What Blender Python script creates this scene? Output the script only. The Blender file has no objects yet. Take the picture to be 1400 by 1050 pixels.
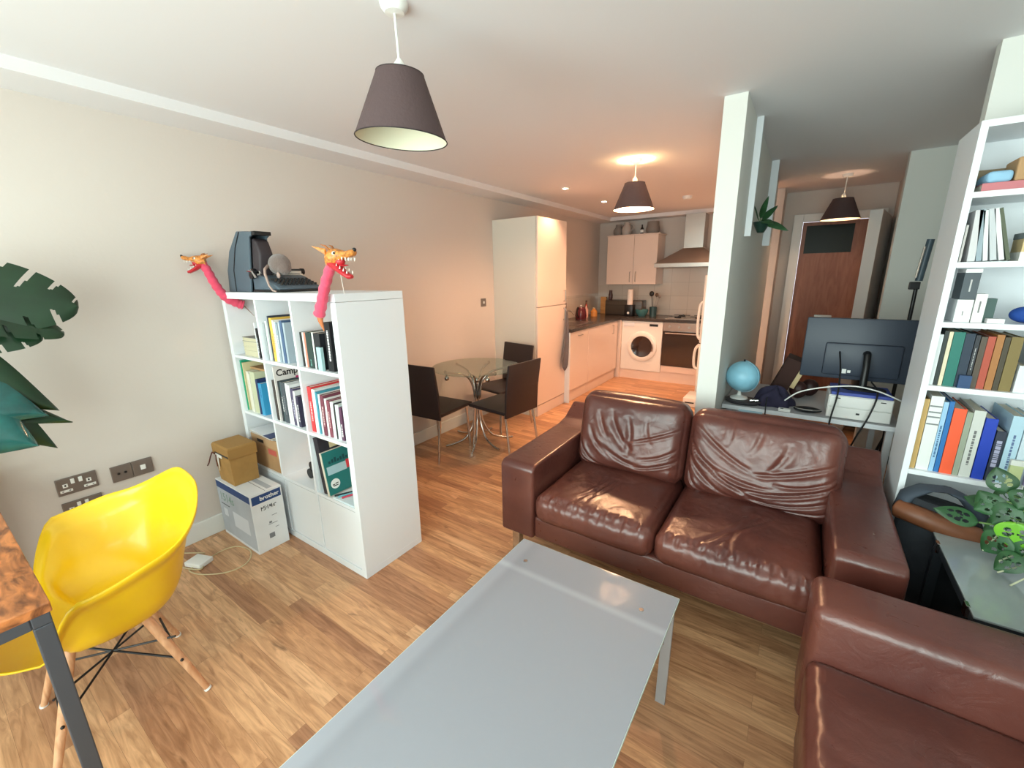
import bpy, bmesh, math, random
import numpy as np
from mathutils import Vector, Matrix, Euler, noise
random.seed(7)
PI = math.pi
S = bpy.context.scene
COL = S.collection
H = 2.368          # ceiling
XW = -0.044        # left wall plane

# ------------------------------------------------------------------ materials
def lin(c):
    return tuple(((v/255)/12.92 if v/255 <= .04045 else ((v/255+.055)/1.055)**2.4) for v in c)
MATS = {}
def mat(name, col=(200,200,200), rough=.5, metal=0., coat=0., bump=None, trans=0., emit=None, estr=0., vary=0., vscale=8., sss=0., ior=1.5, spec=.5, sheen=0.):
    if name in MATS: return MATS[name]
    m = bpy.data.materials.new(name); m.use_nodes = True
    nt = m.node_tree; b = nt.nodes['Principled BSDF']
    c = lin(col)
    b.inputs['Base Color'].default_value = (*c, 1)
    b.inputs['Roughness'].default_value = rough
    b.inputs['Metallic'].default_value = metal
    b.inputs['Coat Weight'].default_value = coat
    b.inputs['Coat Roughness'].default_value = .06
    b.inputs['Transmission Weight'].default_value = trans
    b.inputs['IOR'].default_value = ior
    b.inputs['Specular IOR Level'].default_value = spec
    b.inputs['Sheen Weight'].default_value = sheen
    if emit:
        b.inputs['Emission Color'].default_value = (*lin(emit), 1); b.inputs['Emission Strength'].default_value = estr
    tc = None
    if bump or vary:
        tc = nt.nodes.new('ShaderNodeTexCoord')
    if bump:
        sc, st = bump
        n = nt.nodes.new('ShaderNodeTexNoise'); n.inputs['Scale'].default_value = sc; n.inputs['Detail'].default_value = 5
        bp = nt.nodes.new('ShaderNodeBump'); bp.inputs['Strength'].default_value = st; bp.inputs['Distance'].default_value = .01
        nt.links.new(tc.outputs['Object'], n.inputs['Vector']); nt.links.new(n.outputs['Fac'], bp.inputs['Height'])
        nt.links.new(bp.outputs['Normal'], b.inputs['Normal'])
    if vary:
        n = nt.nodes.new('ShaderNodeTexNoise'); n.inputs['Scale'].default_value = vscale; n.inputs['Detail'].default_value = 4
        r = nt.nodes.new('ShaderNodeValToRGB')
        r.color_ramp.elements[0].position = .3; r.color_ramp.elements[1].position = .7
        r.color_ramp.elements[0].color = (*[v*(1-vary) for v in c], 1); r.color_ramp.elements[1].color = (*[min(1, v*(1+vary)) for v in c], 1)
        nt.links.new(tc.outputs['Object'], n.inputs['Vector']); nt.links.new(n.outputs['Fac'], r.inputs['Fac'])
        nt.links.new(r.outputs['Color'], b.inputs['Base Color'])
    MATS[name] = m
    return m

def nodes(m):
    return m.node_tree.nodes, m.node_tree.links

def floor_material():
    m = mat('laminate_floor', (190,145,100), .32)
    N, L = nodes(m); b = N['Principled BSDF']
    tc = N.new('ShaderNodeTexCoord')
    br = N.new('ShaderNodeTexBrick'); br.offset = .37; br.offset_frequency = 2; br.squash = 1
    br.inputs['Scale'].default_value = 1
    br.inputs['Brick Width'].default_value = .95; br.inputs['Row Height'].default_value = .066
    br.inputs['Mortar Size'].default_value = .0004; br.inputs['Mortar Smooth'].default_value = .4; br.inputs['Bias'].default_value = 0
    br.inputs['Color1'].default_value = (0,0,0,1); br.inputs['Color2'].default_value = (1,1,1,1); br.inputs['Mortar'].default_value = (.2,.2,.2,1)
    L.new(tc.outputs['Object'], br.inputs['Vector'])
    # planks of different tone
    ramp = N.new('ShaderNodeValToRGB'); e = ramp.color_ramp.elements
    e[0].position = 0; e[0].color = (*lin((176,130,98)),1); e[1].position = 1; e[1].color = (*lin((224,181,140)),1)
    x = e.new(.35); x.color = (*lin((196,149,110)),1)
    x = e.new(.7); x.color = (*lin((210,164,122)),1)
    L.new(br.outputs['Color'], ramp.inputs['Fac'])
    # grain : noise stretched along x, shifted by plank
    mp = N.new('ShaderNodeMapping'); mp.inputs['Scale'].default_value = (1.3, 13, 1)
    add = N.new('ShaderNodeVectorMath'); add.operation = 'ADD'
    cmb = N.new('ShaderNodeCombineXYZ'); mul = N.new('ShaderNodeMath'); mul.operation = 'MULTIPLY'; mul.inputs[1].default_value = 9
    L.new(br.outputs['Color'], mul.inputs[0]); L.new(mul.outputs[0], cmb.inputs['Z']); L.new(mul.outputs[0], cmb.inputs['X'])
    L.new(tc.outputs['Object'], mp.inputs['Vector']); L.new(mp.outputs['Vector'], add.inputs[0]); L.new(cmb.outputs[0], add.inputs[1])
    g = N.new('ShaderNodeTexNoise'); g.inputs['Scale'].default_value = 3.2; g.inputs['Detail'].default_value = 8; g.inputs['Roughness'].default_value = .62; g.inputs['Distortion'].default_value = 1.1
    L.new(add.outputs[0], g.inputs['Vector'])
    gr = N.new('ShaderNodeValToRGB'); q = gr.color_ramp.elements
    q[0].position = .3; q[0].color = (.5,.4,.33,1); q[1].position = .62; q[1].color = (1.06,1.03,1,1)
    L.new(g.outputs['Fac'], gr.inputs['Fac'])
    mx = N.new('ShaderNodeMixRGB'); mx.blend_type = 'MULTIPLY'; mx.inputs['Fac'].default_value = .9
    L.new(ramp.outputs['Color'], mx.inputs['Color1']); L.new(gr.outputs['Color'], mx.inputs['Color2'])
    # dark knots and cracks
    k = N.new('ShaderNodeTexNoise'); k.inputs['Scale'].default_value = 2.2; k.inputs['Detail'].default_value = 3; k.inputs['Distortion'].default_value = 2.4
    mp2 = N.new('ShaderNodeMapping'); mp2.inputs['Scale'].default_value = (1.2, 5.5, 1); mp2.inputs['Location'].default_value = (3.3,1.7,0)
    L.new(tc.outputs['Object'], mp2.inputs['Vector']); L.new(mp2.outputs['Vector'], k.inputs['Vector'])
    kr = N.new('ShaderNodeValToRGB'); z = kr.color_ramp.elements
    z[0].position = .655; z[0].color = (0,0,0,1); z[1].position = .80; z[1].color = (.85,.85,.85,1)
    L.new(k.outputs['Fac'], kr.inputs['Fac'])
    mx2 = N.new('ShaderNodeMixRGB'); L.new(kr.outputs['Color'], mx2.inputs['Fac'])
    L.new(mx.outputs['Color'], mx2.inputs['Color1']); mx2.inputs['Color2'].default_value = (*lin((96,62,40)),1)
    mo = N.new('ShaderNodeMixRGB'); mo.inputs['Color2'].default_value = (*lin((120,84,58)),1)
    L.new(br.outputs['Fac'], mo.inputs['Fac']); L.new(mx2.outputs['Color'], mo.inputs['Color1'])
    L.new(mo.outputs['Color'], b.inputs['Base Color'])
    bp = N.new('ShaderNodeBump'); bp.inputs['Strength'].default_value = .12; bp.inputs['Distance'].default_value = .004
    L.new(g.outputs['Fac'], bp.inputs['Height']); L.new(bp.outputs['Normal'], b.inputs['Normal'])
    return m

def tile_material():
    m = mat('wall_tiles', (205,196,182), .18, coat=.3)
    N, L = nodes(m); b = N['Principled BSDF']
    tc = N.new('ShaderNodeTexCoord'); sp = N.new('ShaderNodeSeparateXYZ'); cb = N.new('ShaderNodeCombineXYZ'); ad = N.new('ShaderNodeMath')
    L.new(tc.outputs['Object'], sp.inputs[0]); L.new(sp.outputs['X'], ad.inputs[0]); L.new(sp.outputs['Y'], ad.inputs[1])
    L.new(ad.outputs[0], cb.inputs['X']); L.new(sp.outputs['Z'], cb.inputs['Y'])
    br = N.new('ShaderNodeTexBrick'); br.offset = 0; br.inputs['Scale'].default_value = 1
    br.inputs['Brick Width'].default_value = .25; br.inputs['Row Height'].default_value = .2; br.inputs['Mortar Size'].default_value = .003
    br.inputs['Color1'].default_value = (*lin((214,206,196)),1); br.inputs['Color2'].default_value = (*lin((205,198,188)),1); br.inputs['Mortar'].default_value = (*lin((188,180,170)),1)
    L.new(cb.outputs[0], br.inputs['Vector']); L.new(br.outputs['Color'], b.inputs['Base Color'])
    return m

def wood_material(name, c1, c2, scale=(2,14,14), rough=.4):
    m = mat(name, c1, rough)
    N, L = nodes(m); b = N['Principled BSDF']
    tc = N.new('ShaderNodeTexCoord'); mp = N.new('ShaderNodeMapping'); mp.inputs['Scale'].default_value = scale
    g = N.new('ShaderNodeTexNoise'); g.inputs['Scale'].default_value = 3; g.inputs['Detail'].default_value = 7; g.inputs['Distortion'].default_value = 1.4
    r = N.new('ShaderNodeValToRGB'); r.color_ramp.elements[0].position = .33; r.color_ramp.elements[1].position = .66
    r.color_ramp.elements[0].color = (*lin(c1),1); r.color_ramp.elements[1].color = (*lin(c2),1)
    L.new(tc.outputs['Object'], mp.inputs['Vector']); L.new(mp.outputs['Vector'], g.inputs['Vector']); L.new(g.outputs['Fac'], r.inputs['Fac']); L.new(r.outputs['Color'], b.inputs['Base Color'])
    return m

def leather_material():
    m = mat('brown_leather', (104,58,48), .36, spec=.6)
    N, L = nodes(m); b = N['Principled BSDF']
    tc = N.new('ShaderNodeTexCoord')
    n1 = N.new('ShaderNodeTexNoise'); n1.inputs['Scale'].default_value = 3.5; n1.inputs['Detail'].default_value = 5
    r = N.new('ShaderNodeValToRGB'); r.color_ramp.elements[0].position = .32; r.color_ramp.elements[1].position = .72
    r.color_ramp.elements[0].color = (*lin((78,40,35)),1); r.color_ramp.elements[1].color = (*lin((104,58,48)),1)
    L.new(tc.outputs['Object'], n1.inputs['Vector']); L.new(n1.outputs['Fac'], r.inputs['Fac']); L.new(r.outputs['Color'], b.inputs['Base Color'])
    v = N.new('ShaderNodeTexVoronoi'); v.inputs['Scale'].default_value = 420
    n2 = N.new('ShaderNodeTexNoise'); n2.inputs['Scale'].default_value = 16; n2.inputs['Detail'].default_value = 6; n2.inputs['Distortion'].default_value = 1.2
    b1 = N.new('ShaderNodeBump'); b1.inputs['Strength'].default_value = .12; b1.inputs['Distance'].default_value = .001
    b2 = N.new('ShaderNodeBump'); b2.inputs['Strength'].default_value = .22; b2.inputs['Distance'].default_value = .01
    L.new(tc.outputs['Object'], v.inputs['Vector']); L.new(tc.outputs['Object'], n2.inputs['Vector'])
    L.new(v.outputs['Distance'], b1.inputs['Height']); L.new(n2.outputs['Fac'], b2.inputs['Height'])
    L.new(b2.outputs['Normal'], b1.inputs['Normal']); L.new(b1.outputs['Normal'], b.inputs['Normal'])
    rr = N.new('ShaderNodeMapRange'); rr.inputs['To Min'].default_value = .22; rr.inputs['To Max'].default_value = .40
    L.new(n2.outputs['Fac'], rr.inputs['Value']); L.new(rr.outputs['Result'], b.inputs['Roughness'])
    return m

def thin_glass(name, tint=(235,245,240), gloss=.12):
    m = bpy.data.materials.new(name); m.use_nodes = True; N, L = nodes(m)
    N.remove(N['Principled BSDF']); out = N['Material Output']
    t = N.new('ShaderNodeBsdfTransparent'); t.inputs['Color'].default_value = (*lin(tint),1)
    g = N.new('ShaderNodeBsdfGlossy'); g.inputs['Roughness'].default_value = .02
    f = N.new('ShaderNodeLayerWeight'); f.inputs['Blend'].default_value = .5
    pw = N.new('ShaderNodeMath'); pw.operation = 'POWER'; pw.inputs[1].default_value = 3.5
    ma = N.new('ShaderNodeMath'); ma.operation = 'MULTIPLY_ADD'; ma.inputs[1].default_value = .55; ma.inputs[2].default_value = .035
    L.new(f.outputs['Facing'], pw.inputs[0]); L.new(pw.outputs[0], ma.inputs[0])
    mx = N.new('ShaderNodeMixShader'); L.new(ma.outputs[0], mx.inputs[0]); L.new(t.outputs[0], mx.inputs[1]); L.new(g.outputs[0], mx.inputs[2])
    L.new(mx.outputs[0], out.inputs['Surface']); MATS[name] = m
    return m

M_wall = mat('cream_wall_paint', (213,203,195), .85, bump=(60,.05))
M_ceil = mat('white_ceiling_paint', (230,228,229), .9)
M_trimw = mat('white_gloss_trim', (228,228,224), .35)
M_white = mat('white_laminate', (232,236,240), .38)
M_part = mat('off_white_wall_paint', (226,226,220), .85)
M_floor = floor_material(); M_tile = tile_material(); M_leather = leather_material()
M_chrome = mat('chrome', (205,203,200), .12, metal=1)
M_steel = mat('brushed_steel', (176,170,164), .3, metal=1)
M_black = mat('black_plastic', (22,22,24), .4)
M_dark = mat('dark_brown_shade', (84,66,66), .75, bump=(90,.2))
M_cream = mat('cream_shade_lining', (228,226,202), .7)
M_kit = mat('cream_kitchen_door', (232,214,202), .3)
M_worktop = mat('dark_stone_worktop', (62,56,52), .25, vary=.35, vscale=60)
M_glass = thin_glass('clear_glass')
M_tglass = thin_glass('greenish_table_glass', (228,236,230))
M_paper = mat('book_pages', (222,214,196), .9)
M_card = mat('brown_cardboard', (178,138,96), .8, vary=.06, vscale=20)
M_bag = mat('brown_kraft_paper', (170,130,72), .7, vary=.12, vscale=14)
M_yellow = mat('yellow_plastic', (242,198,20), .35, coat=.15)
M_beech = wood_material('beech_leg', (196,140,100), (222,172,132), (10,10,1.5))
M_rust = wood_material('rustic_wood_desk', (104,60,36), (204,126,72), (3,9,9), .35)
M_chairv = mat('dark_brown_vinyl', (36,26,28), .5)
M_greyplas = mat('blue_grey_plastic', (82,96,107), .5)
M_darkplas = mat('dark_grey_inside', (52,44,48), .6)
M_white2 = mat('white_plastic', (236,236,232), .3)

# ------------------------------------------------------------------ mesh builder
class MB:
    def __init__(self): self.v = []; self.f = []; self.smooth = False
    def add(self, vs, fs):
        o = len(self.v); self.v += [tuple(p) for p in vs]; self.f += [tuple(i+o for i in f) for f in fs]; return self
    def box(self, x0, x1, y0, y1, z0, z1, bev=0., M=None, seg=2):
        bm = bmesh.new(); bmesh.ops.create_cube(bm, size=1)
        for v in bm.verts: v.co = Vector((x0+(v.co.x+.5)*(x1-x0), y0+(v.co.y+.5)*(y1-y0), z0+(v.co.z+.5)*(z1-z0)))
        if bev: bmesh.ops.bevel(bm, geom=bm.edges[:], offset=bev, segments=seg, affect='EDGES', profile=.5)
        if M is not None: bm.transform(M)
        bm.verts.index_update()
        self.add([v.co[:] for v in bm.verts], [[v.index for v in f.verts] for f in bm.faces]); bm.free(); return self
    def ring_loft(self, rings, cap0=True, cap1=True, closed=False):
        n = len(rings[0]); o = len(self.v)
        for r in rings: self.v += [tuple(p) for p in r]
        R = len(rings)
        for i in range(R-1 if not closed else R):
            a = o+i*n; b = o+((i+1) % R)*n
            for j in range(n):
                k = (j+1) % n; self.f.append((a+j, a+k, b+k, b+j))
        if cap0 and not closed: self.f.append(tuple(o+j for j in reversed(range(n))))
        if cap1 and not closed: self.f.append(tuple(o+(R-1)*n+j for j in range(n)))
        return self
    def tube(self, pts, r, n=10, closed=False, flat=1.):
        P = [Vector(p) for p in pts]; R = r if isinstance(r, (list, tuple)) else [r]*len(P)
        rings = []; up = None
        for i, p in enumerate(P):
            a = P[i-1] if (i > 0 or closed) else P[i]; b = P[(i+1) % len(P)] if (i < len(P)-1 or closed) else P[i]
            t = (b-a).normalized()
            if up is None: up = t.orthogonal().normalized()
            up = (up - t*up.dot(t)).normalized(); w = t.cross(up)
            rings.append([p+up*(R[i]*math.cos(2*PI*k/n))+w*(R[i]*flat*math.sin(2*PI*k/n)) for k in range(n)])
        return self.ring_loft(rings, closed=closed)
    def cyl(self, p0, p1, r, r1=None, n=20): return self.tube([p0, p1], [r, r if r1 is None else r1], n)
    def lathe(self, prof, c=(0,0,0), n=32, M=None, caps=False):
        rings = []
        for (r, z) in prof:
            ring = [Vector((r*math.cos(2*PI*k/n), r*math.sin(2*PI*k/n), z)) for k in range(n)]
            if M is not None: ring = [M @ q for q in ring]
            rings.append([q+Vector(c) for q in ring])
        return self.ring_loft(rings, caps, caps)
    def ball(self, c, r, n=14, sc=(1,1,1), M=None):
        rings = []
        for i in range(1, n):
            a = PI*i/n; rings.append([Vector((sc[0]*r*math.sin(a)*math.cos(2*PI*k/n), sc[1]*r*math.sin(a)*math.sin(2*PI*k/n), sc[2]*r*math.cos(a))) for k in range(n)])
        if M is not None: rings = [[M @ q for q in g] for g in rings]
        return self.ring_loft([[q+Vector(c) for q in g] for g in rings])
    def prism(self, poly, axis, a, b, bev=0., seg=3):
        # poly: 2d points in the two other axes (in order xyz minus axis)
        def P(q, t):
            return {'x': (t, q[0], q[1]), 'y': (q[0], t, q[1]), 'z': (q[0], q[1], t)}[axis]
        bm = bmesh.new(); A = [bm.verts.new(P(q, a)) for q in poly]; B = [bm.verts.new(P(q, b)) for q in poly]; n = len(poly)
        bm.faces.new(A); bm.faces.new(list(reversed(B)))
        for i in range(n): bm.faces.new((A[i], B[i], B[(i+1) % n], A[(i+1) % n]))
        bmesh.ops.recalc_face_normals(bm, faces=bm.faces[:])
        if bev: bmesh.ops.bevel(bm, geom=bm.edges[:], offset=bev, segments=seg, affect='EDGES', profile=.5, clamp_overlap=True)
        bm.verts.index_update()
        self.add([v.co[:] for v in bm.verts], [[v.index for v in f.verts] for f in bm.faces]); bm.free(); return self
    def grid(self, fn, nu, nv, closeu=False):
        o = len(self.v)
        for j in range(nv+1):
            for i in range(nu if closeu else nu+1):
                self.v.append(tuple(fn(i/nu, j/nv)))
        w = nu if closeu else nu+1
        for j in range(nv):
            for i in range(nu):
                k = (i+1) % w if closeu else i+1
                self.f.append((o+j*w+i, o+j*w+k, o+(j+1)*w+k, o+(j+1)*w+i))
        return self
    def xf(self, M):
        self.v = [tuple(M @ Vector(p)) for p in self.v]; return self

WORLD = {}
def root_of(o):
    while o.parent: o = o.parent
    return o
def thing(name, label, cat, loc=(0,0,0), rz=0., group=None, world=False):
    o = bpy.data.objects.new(name, None); COL.objects.link(o); o.empty_display_size = .05
    o.location = loc; o.rotation_euler = (0,0,rz); o['label'] = label; o['category'] = cat
    if group: o['group'] = group
    if world: WORLD[o.name] = Vector(loc)
    return o
def fix_normals(me):
    bm = bmesh.new(); bm.from_mesh(me); bmesh.ops.recalc_face_normals(bm, faces=bm.faces[:]); bm.to_mesh(me); bm.free()
def obj(name, mb, m, parent=None, smooth=False, label=None, loc=None, solid=0.):
    me = bpy.data.meshes.new(name); me.from_pydata(mb.v, [], mb.f)
    o = bpy.data.objects.new(name, me); COL.objects.link(o)
    fix_normals(me)
    if parent:
        r = root_of(parent)
        if r.name in WORLD: me.transform(Matrix.Translation(-WORLD[r.name]))
        o.parent = parent
    elif loc:
        me.transform(Matrix.Translation(-Vector(loc))); o.location = loc; WORLD[o.name] = Vector(loc)
    me.materials.append(m)
    if smooth:
        me.polygons.foreach_set('use_smooth', [True]*len(me.polygons))
        if smooth != 'all':
            try: me.set_sharp_from_angle(angle=math.radians(38))
            except Exception: pass
    if solid:
        md = o.modifiers.new('thickness', 'SOLIDIFY'); md.thickness = solid; md.offset = 0
    if label: o['label'] = label
    return o
def tag(o, label, cat, group=None, kind=None):
    o['label'] = label; o['category'] = cat
    if group: o['group'] = group
    if kind: o['kind'] = kind
    return o
def struct(name, mb, m, label=None, smooth=False):
    o = obj(name, mb, m, None, smooth); o['kind'] = 'structure'
    if label: o['label'] = label
    return o
def text(name, s, size, M, m, parent, ext=.0004, bold=False):
    cu = bpy.data.curves.new('txt', 'FONT'); cu.body = s; cu.size = size; cu.extrude = ext; cu.resolution_u = 3
    if bold: cu.offset = size*.02
    t = bpy.data.objects.new('txt', cu); COL.objects.link(t); bpy.context.view_layer.update()
    dg = bpy.context.evaluated_depsgraph_get(); me = bpy.data.meshes.new_from_object(t.evaluated_get(dg))
    bpy.data.objects.remove(t); bpy.data.curves.remove(cu)
    me.transform(M); me.name = name
    o = bpy.data.objects.new(name, me); COL.objects.link(o)
    r = root_of(parent)
    if r.name in WORLD: me.transform(Matrix.Translation(-WORLD[r.name]))
    o.parent = parent; me.materials.clear(); me.materials.append(m)
    return o
def TM(loc, xd, yd):  # text frame: xd reading direction, yd up direction
    x = Vector(xd).normalized(); y = Vector(yd).normalized(); z = x.cross(y)
    return Matrix.Translation(loc) @ Matrix((x, y, z)).transposed().to_4x4()
def copy_tree(o, parent=None):
    c = o.copy(); COL.objects.link(c); c.parent = parent
    for ch in list(o.children): copy_tree(ch, c)
    return c

# ------------------------------------------------------------------ setting
struct('floor', MB().box(-.2, 4.3, -2.5, 5.8, -.05, 0), M_floor)
struct('ceiling', MB().box(-.2, 4.3, -2.5, 5.8, H, H+.05), M_ceil)
struct('wall_left', MB().box(XW-.12, XW, -2.5, 5.75, 0, H), M_wall)
struct('wall_back', MB().box(XW, 2.40, 5.63, 5.75, 0, H), M_wall)
# window wall behind the camera with two wide openings
wf = MB()
wf.box(XW, .35, -2.42, -2.3, 0, H); wf.box(1.95, 2.2, -2.42, -2.3, 0, H); wf.box(3.95, 4.2, -2.42, -2.3, 0, H)
for a, b in ((.35,1.95),(2.2,3.95)):
    wf.box(a, b, -2.42, -2.3, 0, .45); wf.box(a, b, -2.42, -2.3, 2.2, H)
struct('wall_front', wf, M_part)
for i, (a, b) in enumerate(((.35,1.95),(2.2,3.95))):
    fr = MB()
    for (p, q, r, s) in ((a, a+.05, .45, 2.2), (b-.05, b, .45, 2.2), (a+.05, b-.05, .45, .5), (a+.05, b-.05, 2.15, 2.2), ((a+b)/2-.025, (a+b)/2+.025, .5, 2.15)):
        fr.box(p, q, -2.4, -2.33, r, s)
    w = struct('window_%d' % (i+1), fr, M_trimw)
    obj('pane', MB().box(a+.05, b-.05, -2.37, -2.364, .5, 2.15), M_glass, w)
struct('wall_right', MB().box(4.15, 4.27, -2.5, 1.48, 0, H), M_part)
struct('wall_right_column', MB().box(3.32, 4.27, 1.48, 1.55, 0, H), M_part)
struct('wall_right_far', MB().box(3.6, 3.72, 1.55, 3.35, 0, H), M_part)
struct('wall_right_stub', MB().box(3.33, 3.72, 3.35, 3.45, 0, H), M_part)
struct('wall_hall_right', MB().box(3.45, 3.57, 3.45, 4.9, 0, H), M_wall)
struct('wall_partition', MB().box(2.37, 2.475, 1.43, 3.95, 0, H), M_part)
struct('wall_hall_left', MB().box(2.40, 2.512, 4.4, 5.63, 0, H), M_wall)
struct('wall_hall_end', MB().box(2.512, 2.61, 4.78, 4.9, 0, H).box(3.40, 3.45, 4.78, 4.9, 0, H).box(2.61, 3.40, 4.78, 4.9, 2.13, H), M_wall)
# boxed strip under the ceiling
struct('trim_1', MB().box(XW, .215, -2.3, 5.63, H-.05, H), M_ceil)
struct('trim_2', MB().box(.215, 2.40, 5.40, 5.63, H-.05, H), M_ceil)
struct('baseboard_left', MB().box(XW, XW+.015, -2.3, 2.72, 0, .115, .003), M_trimw)
struct('baseboard_right', MB().box(2.475, 2.487, 1.43, 3.95, 0, .1).box(3.585, 3.6, 1.62, 3.35, 0, .1), M_trimw)
struct('wall_splashback', MB().box(XW, XW+.008, 3.38, 5.62, .91, 1.23).box(XW+.008, 2.39, 5.618, 5.63, .91, 1.36).box(1.0, 2.39, 5.618, 5.63, 1.36, 1.72), M_tile)

# ------------------------------------------------------------------ cube shelf unit
kx, kd, kh = 1.113, .39, 1.464
k = thing('cube_shelf_unit', 'tall white cube shelf unit standing side-on to the left wall, full of books', 'shelf unit', (kx/2, kd/2, 0), world=True)
obj('frame', MB().box(0, kx, 0, kd, kh-.0365, kh, .0012).box(0, kx, 0, kd, 0, .038, .0012)
    .box(0, .038, 0, kd, .038, kh-.038, .0012).box(kx-.038, kx, 0, kd, .038, kh-.038, .0012), M_white, k)
CX = [.038, .389, .740]; CW = .335; SZ = [1.097, .746, .395, .038]
for i in (1, 2): obj('upright_divider', MB().box(CX[i]-.016, CX[i], .002, kd-.002, .038, kh-.038), M_white, k)
for z in SZ[:3]: obj('shelf_board', MB().box(.038, .373, .003, kd-.003, z-.016, z).box(.389, .724, .003, kd-.003, z-.016, z).box(.74, 1.075, .003, kd-.003, z-.016, z), M_white, k)
for i in range(3):
    obj('cupboard_door', MB().box(CX[i]+.0035, CX[i]+CW-.0035, .005, .020, .041, .3730, .001), M_white, k)

# ------------------------------------------------------------------ books
def book(x, z, t, h, d, col, label, y=.02, lean=0., title=None, pages=True, group=None, tcol=(235,235,235), name='book', cat='book', rough=.5, flat=False):
    """spine faces -y. x = left side at bottom, lean about y (positive leans to the right)."""
    r = thing(name, label, cat, (x, y, z), 0, group)
    M = Matrix.Rotation(lean, 4, 'Y')
    if lean > 0: M = Matrix.Translation((0,0,0)) @ M
    elif lean < 0: M = Matrix.Translation((0,0, -t*math.sin(lean))) @ M
    if lean > 0: M = Matrix.Translation((0,0,t*math.sin(lean))) @ M
    c = mat('cover_%d_%d_%d' % col, col, rough)
    mb = MB()
    th = min(.0025, t*.2)
    mb.box(0, t, 0, th, 0, h, 0); mb.box(0, th, th, d, 0, h); mb.box(t-th, t, th, d, 0, h)
    mb.xf(M); obj('cover', mb, c, r)
    if pages: obj('page_block', MB().box(th, t-th, th, d-.004, .002, h-.004).xf(M), M_paper, r)
    if title:
        tm = mat('title_%d_%d_%d' % tcol, tcol, .5); tb = MB(); a, b, w = title
        q = a
        while q < b-.004:
            L = random.uniform(.006, .018); e = min(q+L, b)
            tb.box(t/2-w/2, t/2+w/2, -.0006, 0, h*0+q, e-.003); q = e
        obj('spine_title', tb.xf(M), tm, r)
    return r
def row(specs, x0, z, where, group, y=.02, cat='book'):
    x = x0
    for s in specs:
        gap, t, h, d, col, desc = s[:6]; kw = s[6] if len(s) > 6 else {}
        x += gap
        kw = dict(kw); yy = kw.pop('y', y + random.uniform(0, .006))
        book(x, z, t, h, d, col, desc+' '+where, yy, group=group, **kw)
        x += t+.0008
        if kw.get('lean'): x += abs(math.sin(kw['lean']))*0

# top row, left cube: small stack lying flat and two upright booklets
G = 'books lying flat in the top left cube'
zz = SZ[0]
for i, (t, col, lab) in enumerate(((.030,(214,208,180),'cream paperback at the bottom of the flat stack in top left cube'),
        (.026,(206,200,172),'beige paperback second from bottom of the flat stack in top left cube'),
        (.028,(220,214,188),'pale cream paperback third up in the flat stack in top left cube'),
        (.024,(128,128,122),'grey-covered paperback on top of the flat stack in top left cube'))):
    b = thing('book', lab, 'book', (.105, .03, zz), 0, G)
    c = mat('cover_%d_%d_%d' % col, col, .6)
    obj('cover', MB().box(0, .175, 0, .22, 0, .0022).box(0, .175, 0, .22, t-.0022, t).box(0, .175, .2178, .22, .0022, t-.0022), c, b)
    obj('page_block', MB().box(.003, .173, .002, .2175, .0022, t-.0022), mat('aged_pages', (205,198,168), .9), b)
    zz += t+.0004
row([(0,.011,.20,.24,(226,230,232),'thin white booklet'), (.0,.014,.17,.22,(48,44,48),'thin black booklet right of a white one', dict(title=(.03,.12,.004)))],
    .288, SZ[0], 'in the top left cube', 'books in the top left cube')
row([(.004,.016,.205,.25,(158,166,168),'grey booklet at the left end', dict(lean=-.0)),
     (.003,.020,.215,.26,(220,226,226),'broad white soft-cover book second from left'),
     (.002,.010,.20,.24,(190,196,190),'thin grey-green booklet'),
     (.004,.012,.245,.27,(52,60,74),'dark navy hardback'),
     (.002,.024,.235,.26,(232,190,88),'mustard yellow hardback', dict(title=(.05,.14,.006), tcol=(190,140,50))),
     (.002,.012,.225,.25,(238,232,222),'thin white and orange booklet', dict(title=(.08,.16,.004), tcol=(220,140,70))),
     (.002,.014,.215,.25,(222,228,232),'narrow white paperback beside the orange-lettered one'),
     (.002,.020,.21,.25,(150,164,174),'blue-grey paperback', dict(title=(.05,.15,.005))),
     (.002,.018,.215,.26,(188,200,208),'pale grey paperback'),
     (.002,.024,.225,.26,(76,100,134),'slate blue hardback'),
     (.002,.016,.215,.25,(168,182,192),'pale blue-grey hardback at the right end')],
    .39, SZ[0], 'in the top middle cube', 'books in the top middle cube')
row([(.006,.014,.175,.2,(38,38,38),'slim black paperback at the left end'),
     (.002,.014,.175,.2,(232,228,220),'slim white paperback'),
     (.002,.018,.175,.2,(206,130,108),'salmon and dark-green spined paperback'),
     (.001,.048,.178,.21,(44,62,58),'thick dark green hardback', dict(title=(.01,.05,.008), tcol=(110,160,150))),
     (.002,.016,.18,.2,(236,236,232),'slim white paperback between dark volumes'),
     (.002,.052,.178,.21,(40,42,46),'thick black hardback', dict(title=(.05,.1,.01), tcol=(80,80,84))),
     (.044,.044,.235,.24,(28,28,32),'tall black book with white spine lettering', dict(title=(.05,.20,.011)))],
    .741, SZ[0], 'in the top right cube', 'books in the top right cube')
b = book(.912, SZ[0], .034, .115, .015, (170,206,208), 'short pale teal booklet in front of black books in top right cube', y=.004, group='books in the top right cube')
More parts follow.
